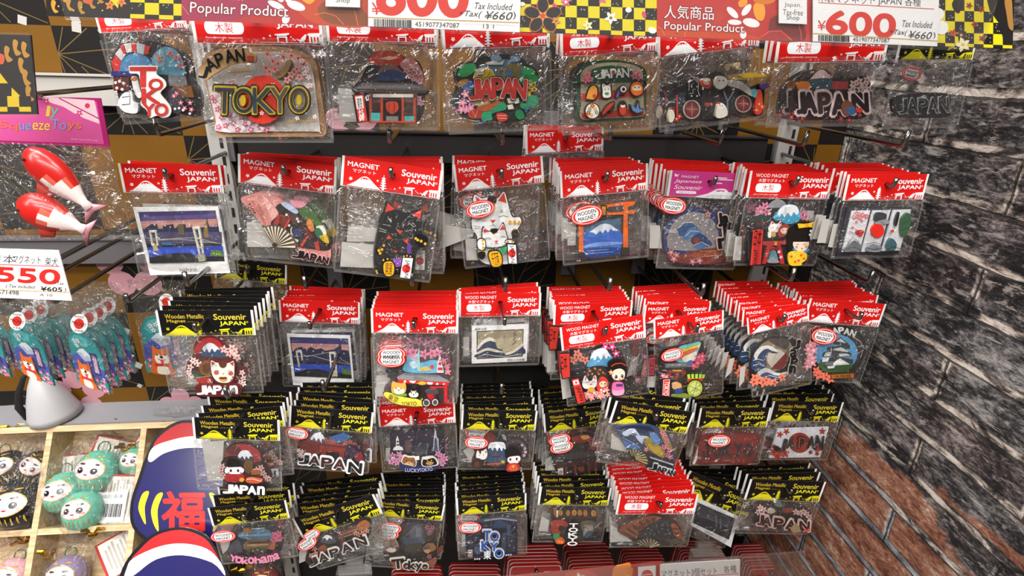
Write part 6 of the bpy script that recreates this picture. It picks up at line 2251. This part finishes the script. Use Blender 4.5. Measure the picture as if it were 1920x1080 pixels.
xl = tray_xy(95, 800).x; zr = (tray_xy(92, 1000).z + tray_xy(250, 985).z) / 2; CW = -xl; TDP = .045; th = .0075
X0, X1, Z1 = xl - CW, CW * .9, zr * 2 - .02
meshobj('back_board', MB().box(((X0 + X1) / 2, TDP, Z1 / 2), (X1 - X0, .004, -Z1)).mesh('back_board', M_WOOD), tray)
meshobj('frame_edge', MB().box(((X0 + X1) / 2, TDP / 2, 0), (X1 - X0 + th, TDP, th)).mesh('frame_edge', M_WOOD), tray)
meshobj('frame_edge', MB().box(((X0 + X1) / 2, TDP / 2, Z1), (X1 - X0 + th, TDP, th)).mesh('frame_edge', M_WOOD), tray)
for x in (X0, X1): meshobj('frame_edge', MB().box((x, TDP / 2, Z1 / 2), (th, TDP, -Z1 - th)).mesh('frame_edge', M_WOOD), tray)
for x in (xl, 0): meshobj('divider', MB().box((x, TDP / 2, Z1 / 2), (th * .95, TDP * .98, -Z1 - th)).mesh('divider', M_WOOD), tray)
for i, (a_, b_) in enumerate(((X0, xl), (xl, 0), (0, X1))): meshobj('divider', MB().box(((a_ + b_) / 2, TDP / 2, zr), (b_ - a_ - th, TDP * .96, th * .95)).mesh('divider', M_WOOD), tray)
tag(tray, 'pale wooden compartment tray leaning below the grey ledge', 'tray')

# ---- bagged daruma charms in the tray
M_GLOSS = printed('glossy_paint', .18, .6, .5)
M_GOLD = solid('gold_foil', 'c89a28', .2, 1.0, .15, 90)
EGG = [(0, -1), (.35, -.97), (.66, -.85), (.88, -.55), (1.0, -.1), (.95, .3), (.78, .65), (.5, .9), (.22, .99), (0, 1.02)]
def daruma_mesh(body, dark):
    v = []; f = []; cols = []; n = 28; prof = []
    for i in range(len(EGG) - 1):
        for k in range(3): t = k / 3; prof.append((EGG[i][0] * (1 - t) + EGG[i + 1][0] * t, EGG[i][1] * (1 - t) + EGG[i + 1][1] * t))
    prof.append(EGG[-1])
    for (r, z) in prof:
        for k in range(n): a = 2 * math.pi * k / n; v.append((r * math.cos(a), r * math.sin(a), z))
    for i in range(len(prof) - 1):
        for k in range(n): f.append([i * n + k, i * n + (k + 1) % n, (i + 1) * n + (k + 1) % n, (i + 1) * n + k]); cols.append(lin(body))
    def surf(x, z, k):
        r = 0
        for i in range(len(EGG) - 1):
            if EGG[i][1] <= z <= EGG[i + 1][1]: t = (z - EGG[i][1]) / (EGG[i + 1][1] - EGG[i][1]); r = EGG[i][0] * (1 - t) + EGG[i + 1][0] * t
        return (x * k, -math.sqrt(max(.02, r * r - x * x)) * k - (k - 1), z)
    def disc(cx, cz, rx, rz, col, k, m=22):
        b = len(v); rings = 4
        v.append(surf(cx, cz, k))
        for q in range(1, rings + 1):
            for i in range(m): a = 2 * math.pi * i / m; v.append(surf(cx + rx * q / rings * math.cos(a), cz + rz * q / rings * math.sin(a), k))
        for i in range(m): f.append([b, b + 1 + i, b + 1 + (i + 1) % m]); cols.append(lin(col))
        for q in range(rings - 1):
            o1 = b + 1 + q * m; o2 = o1 + m
            for i in range(m): f.append([o1 + i, o2 + i, o2 + (i + 1) % m, o1 + (i + 1) % m]); cols.append(lin(col))
    disc(0, .12, .70, .50, 'd8b04a', 1.012); disc(0, .12, .66, .46, 'f0dcdc', 1.02)
    for s in (-1, 1):
        disc(s * .30, .06, .14, .14, '1a1616', 1.03); disc(s * .32, .10, .04, .04, 'f8f4f2', 1.04, 10); disc(s * .30, .36, .14, .045, '2a2422', 1.03, 12); disc(s * .46, -.08, .08, .06, 'e8a0a0', 1.028, 10)
    disc(0, -.12, .09, .035, 'c8302c', 1.03, 10)
    for x in (-.6, -.4, -.2, 0, .2, .4, .6): disc(x, -.62 + .2 * x * x, .03, .16, 'b8902e', 1.015, 8)
    for s in (-1, 1): disc(s * .3, .72, .16, .035, 'c8a03a', 1.02, 10)
    return build('daruma_doll', v, f, M_GLOSS, True, cols)
DM = {}
def crumple(w, h, d, seed):
    r = random.Random(seed); v = []; f = []; n, m = 18, 14
    for j in range(m + 1):
        t = j / m; z = h * (t - .4); rad = math.sin(math.pi * min(.97, .06 + t * .78)) ** .5 if t < .8 else max(.08, .55 - (t - .8) * 2.3)
        for k in range(n):
            a = 2 * math.pi * k / n; g = 1 + r.uniform(-.10, .08); v.append((w * .5 * rad * math.cos(a) * g, d * .5 * rad * math.sin(a) * g, z + r.uniform(-.02, .02) * h))
    for j in range(m):
        for k in range(n): f.append([j * n + k, j * n + (k + 1) % n, (j + 1) * n + (k + 1) % n, (j + 1) * n + k])
    f.append(list(range(n))[::-1]); return build('cellophane', v, f, M_BAG, True)
def tie_mesh(seed):
    r = random.Random(seed); m = MB(); m.tube([(-.004, 0, 0), (.004, 0, .001)], .0028, 8)
    for k in range(4):
        a = r.uniform(-.6, .6) + (0 if k % 2 else math.pi); l = r.uniform(.009, .015); y = r.uniform(-.003, .003); up = r.uniform(-.004, .009)
        m.tube([(0, 0, 0), (l * .5 * math.cos(a), y, up * .7 + .002), (l * math.cos(a), y * 2, up)], [.0012, .0026, .0022], 6)
    return m.mesh('gold_tie', M_GOLD)
CARD_ART = '''P b0332c 0,0 100,0 100,140 0,140
P e4dcd0 6,6 94,6 94,134 6,134
''' + '\n'.join(f'T 555 {90-i*9},{70} 5,{110-(i%3)*18} 0 |||||||||' for i in range(9))
BC_ART = '''P eceaec 0,0 60,-4 60,62 0,66
T 333 30,8 44,8 -3 DAISO'''.replace('DAISO', '福だるま') + '\n' + '\n'.join(f'P 333 {6+i*3.2:.1f},24 {7.2+i*3.2+(i%3)*.5:.1f},24 {7.2+i*3.2+(i%3)*.5:.1f},52 {6+i*3.2:.1f},52' for i in range(15))
def charm(u, v, rpx, body, roll, label, card=None, tie=None, barcode=None, out=-.012, film=1.15, doll=True):
    p = tray_xy(u, v, 0); k = rpx * (ray(u, v) * ((T0 - CAM).dot(TN) / ray(u, v).dot(TN))).length / F * .93
    root = empty('daruma_charm_pack', TM @ Matrix.Translation((p.x, -out, p.z)))
    # the tray leans back; stand the doll's face towards the opening
    if doll:
        if body not in DM: DM[body] = daruma_mesh(body, False)
        d = meshobj('daruma_doll', DM[body], root); d.scale = (k, k * .9, k); d.rotation_euler = (0, math.radians(roll), 0)
        lp = MB().tube([(.3 * k * math.cos(t), 0, k * 1.12 + .3 * k * math.sin(t)) for t in [i * .7 - .8 for i in range(9)]], k * .035, 6).mesh('loop_cord', solid('green_cord', '3a5a3a', .6)); l = meshobj('loop_cord', lp, root); l.rotation_euler = (0, math.radians(roll), 0)
    if card:
        (cx, cy, cw, ch, cr) = card; q = tray_xy(cx, cy, 0); s = k / rpx
        a = Art(lambda x, y: ((x - 50) / 100 * cw * s, -(y - 70) / 140 * ch * s), base=.0008, step=.00003); a.draw(CARD_ART)
        c = meshobj('info_card', a.mesh('info_card', M_PRINT), root); c.location = (q.x - p.x, .012 if doll else 0, q.z - p.z); c.rotation_euler = (0, math.radians(cr), 0)
        if barcode:
            a = Art(lambda x, y: ((x - 30) / 60 * cw * .85 * s, -(y - 30) / 60 * cw * .8 * s), base=.0006, step=.00003); a.draw(BC_ART)
            b = meshobj('barcode_label', a.mesh('barcode_label', M_PRINT), root); q2 = tray_xy(*barcode, 0); b.location = (q2.x - p.x, -.003, q2.z - p.z); b.rotation_euler = (0, math.radians(cr), 0)
    w = k * 2 * film; h = k * 4.0
    if doll: meshobj('cellophane', crumple(w, h, min(w, .05), int(u * 7 + v)), root)
    else:
        s = k / rpx; meshobj('cellophane', crumple(card[2] * s * 1.3, card[3] * s * 1.7, .02, int(u * 7 + v)), root)
    if tie:
        q = tray_xy(*tie, 0); t = meshobj('gold_tie', tie_mesh(int(u + v)), root); t.location = (q.x - p.x, -.006, q.z - p.z); t['label'] = 'gold foil tie'
    tag(root, label, 'charm pack', 'bagged daruma charms'); return root
TEAL = '62b8a0'; BLK = '141213'
charm(165, 885, 32, TEAL, 8, 'teal daruma charm topmost in its compartment, face tilted right', (176, 862, 62, 66, 14), (190, 797), out=-.020)
charm(106, 925, 30, TEAL, -6, 'teal daruma charm at the left of its compartment', (104, 892, 52, 60, -4), None, out=-.016)
charm(149, 958, 29, TEAL, -3, 'teal daruma charm lowest in front, between two others and the barcode card', None, (172, 1003), out=-.008)
charm(122, 966, 22, TEAL, -10, 'teal daruma charm almost hidden behind the lowest two', None, None, out=-.030)
charm(236, 866, 22, TEAL, 10, 'teal daruma charm at the upper right corner of the compartment', (250, 835, 40, 50, 30), (224, 845), out=-.020)
charm(210, 938, 30, TEAL, 0, 'bagged charm turned to its white barcode card beside the teal darumas', (214, 940, 52, 78, 3), None, (198, 952), out=-.014, doll=False)
charm(24, 950, 33, BLK, -6, 'black daruma charm with pale face in the left compartment', (8, 915, 46, 50, -10), (16, 808), out=-.012)
charm(-4, 880, 26, BLK, -20, 'black daruma charm cut by the left edge, face turned', None, (62, 856), out=-.018)
charm(46, 878, 24, BLK, 30, 'black daruma charm seen from its dark back', None, None, out=-.022)
charm(108, 1086, 28, '8a7a9a', 0, 'mauve daruma charm in the lower compartment', (205, 1044, 66, 58, -28), (78, 1050), out=-.018)
charm(2, 1090, 26, 'e0a8b0', 10, 'pink daruma charm in the lower left compartment', None, (30, 1020), out=-.018)
charm(285, 870, 24, 'd8b04a', 0, 'bagged charm with big gold tie behind the navy board', None, (283, 800), out=-.018)
charm(505, 1085, 26, '6a1c1a', 0, 'dark red daruma charm below the pink-lettered harbour pack', None, (470, 1060), out=.02)

# ---- two cut-out boards before the tray
def board(name, out, outline, art, label):
    o = tray_xy(340, 940, out); o.y = -out
    def c(u, v): q = tray_xy(u, v, out); return (q.x - o.x, q.z - o.z)
    a = Art(c, base=.003, step=.00004); a.draw('S 151318 ' + outline + '\n' + art)
    root = empty(name, TM @ Matrix.Translation(o)); meshobj('printed_face', a.mesh('printed_face', M_GLOSS), root)
    zz = [q[1] for q in [c(*p) for p in pts(outline.split())]]
    meshobj('support_strut', MB().box((0, .004, min(zz) + (max(zz) - min(zz)) * .3), (.02, .006, (max(zz) - min(zz)) * .5)).mesh('support_strut', solid('grey_board_back', '8a8680', .7)), root)
    tag(root, label, 'display board', 'cut-out display boards'); return root
board('display_board', .014, '345,788 300,812 276,855 262,895 248,940 248,980 268,1008 310,1030 380,1034 430,1010 452,970 446,920 432,880 424,840 400,800',
'''S 23205c 345,794 304,816 282,856 268,897 254,940 254,978 273,1003 312,1024 380,1028 426,1005 446,968 440,920 427,880 418,840 396,804
S b8262a 345,793 305,815 290,838 320,826 360,818 400,822 414,830 396,803
S e4e2e6 290,838 320,826 360,818 402,822 420,836 424,856 400,842 350,840 310,850 286,866 280,858
S e6d42a 282,922 270,925 262,950 268,970 276,982 274,950
S e6d42a 308,925 296,928 286,955 290,980 300,995 298,955
S e6d42a 420,922 432,925 438,950 432,970 424,982 426,950
S e6d42a 394,925 406,928 416,955 412,980 402,995 404,955
O d8302c .03 346,958 78,72 0 福''', 'navy rounded board with red kanji and yellow stripes beside the tray')
board('display_board', .042, '330,988 290,1000 255,1030 232,1065 222,1110 240,1160 300,1200 370,1200 425,1160 440,1110 425,1060 395,1010 365,992',
'''S 23205c 330,994 294,1005 260,1034 238,1068 229,1110 246,1156 302,1193 368,1193 420,1156 433,1110 419,1062 391,1015 363,998
S b8262a 330,993 292,1005 262,1032 252,1046 300,1024 345,1018 390,1028 414,1052 392,1014 362,997
S e4e2e6 252,1046 300,1024 345,1018 390,1028 416,1054 424,1078 400,1054 345,1040 295,1048 256,1076 236,1086 240,1066''', 'navy rounded board with shiny red cap and white band, cut by the bottom edge')

# ---- bottom: queues of red three-piece sets, their hooks, the sign before them
def set_card_mesh(W):
    k = W / 100; rr = []
    for (cx, cy, a0) in ((8, 8, 180), (92, 8, 270), (92, 92, 0), (8, 92, 90)):
        for i in range(5): t = math.radians(a0 + i * 22.5); rr.append((cx + 8 * math.cos(t), cy + 8 * math.sin(t)))
    a = Art(lambda x, y: ((x - 50) * k, -y * k), base=.0026, step=.00006); a.z0 = -.0005
    a.put(rr, '8a1616', True); a.nxt()
    a.put([(1 + x * .98, 1 + y * .98) for x, y in rr], 'd0b8b0', False); a.nxt()
    a.put([(3 + x * .94, 3 + y * .94) for x, y in rr], 'a81a1a', False); a.nxt()
    a.draw('''R 3a0f10 8,20 36,48
R f0ecea 66,16 94,40
D c8281f 8 80,28
L e8c8b0 2 40,34 62,34
R c83028 8,56 92,90
T f4e8e0 50,72 70,18 0 3個セット''')
    return a.mesh('set_card', M_GLOSS)
def card_queue(tl, tr, n, dist, desc, sp=.0058):
    A, B = at(*tl, dist), at(*tr, dist); W = (B - A).length
    me = set_card_mesh(W); r = random.Random(int(tl[0])); M = frame((A + B) / 2, B - A, 2)
    gl_ = (B - A).z / (B - A).x
    for i in range(n):
        o = bpy.data.objects.new('magnet_set_card', me); COL.objects.link(o)
        o.matrix_world = Matrix.Translation(Vector((r.uniform(-.0008, .0008) - .0004 * i, i * sp, r.uniform(-.0006, .0006)))) @ M @ Matrix.Rotation(math.radians(r.gauss(0, .8)), 4, 'Y')
        tag(o, f'{"front" if i == 0 else ORD[i - 1] + " from the front"} red card {desc}', 'magnet set', 'red magnet sets on the bottom hooks')
    h = M @ Vector((0, 0, -.006)); make_hook('s', h, None, None, 'the red cards ' + desc)
card_queue((735, 1083), (832, 1083), 5, 0.57, 'below the tower-bridge Tokyo pack')
card_queue((846, 1100), (946, 1100), 8, 0.56, 'below the navy Tokyo pack')
card_queue((955, 1058), (1054, 1056), 7, 0.56, 'left of centre below the lantern Tokyo pack')
card_queue((1070, 1066), (1158, 1062), 9, 0.58, 'slanting below the lantern Tokyo pack')
card_queue((1178, 1062), (1254, 1060), 7, 0.60, 'below the brown fan pack')
card_queue((1286, 1050), (1370, 1050), 8, 0.60, 'below the tilted instant-photo pack')
card_queue((1404, 1064), (1476, 1061), 9, 0.61, 'beside the red bricks')
BD = .50
o = at(1180, 1060, BD); c = px_conv(BD, o)
A_ = ["P a8301f 905,1084 1240,1052 1240,1190 905,1190", "P d8c0b0 860,1088 905,1084 905,1190 860,1190", "S e8862a 1150,1064 1165,1058 1182,1056 1180,1075 1170,1090 1150,1090", "F e8862a 22 f4c060 1176,1082", "S c84a28 1060,1074 1110,1070 1130,1100 1080,1110", "F f0e8e4 12 c04050 1086,1084 1000,1090", "P f2f0ee 1196,1062 1229,1059 1229,1110 1196,1112", "E c8302a 1213,1078 11,11", "L f2f0ee 1.5 1203,1077 1222,1075", "P f2f0ee 1237,1057 1387,1048 1386,1130 1237,1140", "T 222 1292,1072 104,15 -3.5 マグネット3個セット", "T 222 1368,1066 24,14 -3.5 各種", "L c83a3a 1.4 1243,1084 1384,1074", "O d8382c .05 1310,1108 90,36 -3 1500"]
A_.pop()
a = Art(c, base=.001, step=.00002); a.draw('\n'.join(A_)); root = empty('sleeve_sign', Matrix.Translation(o))
meshobj('printed_insert', a.mesh('printed_insert', M_PRINT), root)
cs = meshobj('clear_sleeve', poly_mesh(c, [(800, 1089), (1506, 1030), (1512, 1190), (800, 1200)], .0014, M_ACRYL, 'clear_sleeve'), root); cs.location.y = -.004
p0 = c(800, 1089); p1 = c(1506, 1030)
meshobj('sleeve_edge', MB().tube([(p0[0], -.003, p0[1]), (p1[0], -.003, p1[1])], .0012, 8).mesh('sleeve_edge', M_ACRYL), root)
tag(root, 'slanting red sign in a clear sleeve at the bottom edge, with white Japanese price strip', 'sign')
M_CLEAR = film('clear_clip_plastic', .10, .10, .12, .3, .002)
for (u, v, d, lb) in ((665, 1062, .56, 'clear plastic ticket clip below the steeply tilted Japan pack'), (1322, 1030, .555, 'clear plastic ticket clip below the tilted instant-photo pack')):
    e = empty('ticket_clip', Matrix.Translation(at(u, v, d)))
    meshobj('clip_plate', MB().box((0, 0, -.008), (.044, .003, .018)).box((0, -.006, .0015), (.044, .014, .002)).mesh('clip_plate', M_CLEAR), e)
    meshobj('clip_barrel', MB().tube([(-.012, .004, .006), (.012, .004, .006)], .005, 12).box((0, .003, .002), (.02, .006, .01)).mesh('clip_barrel', M_CLEAR), e)
    tag(e, lb, 'ticket clip', 'clear ticket clips')
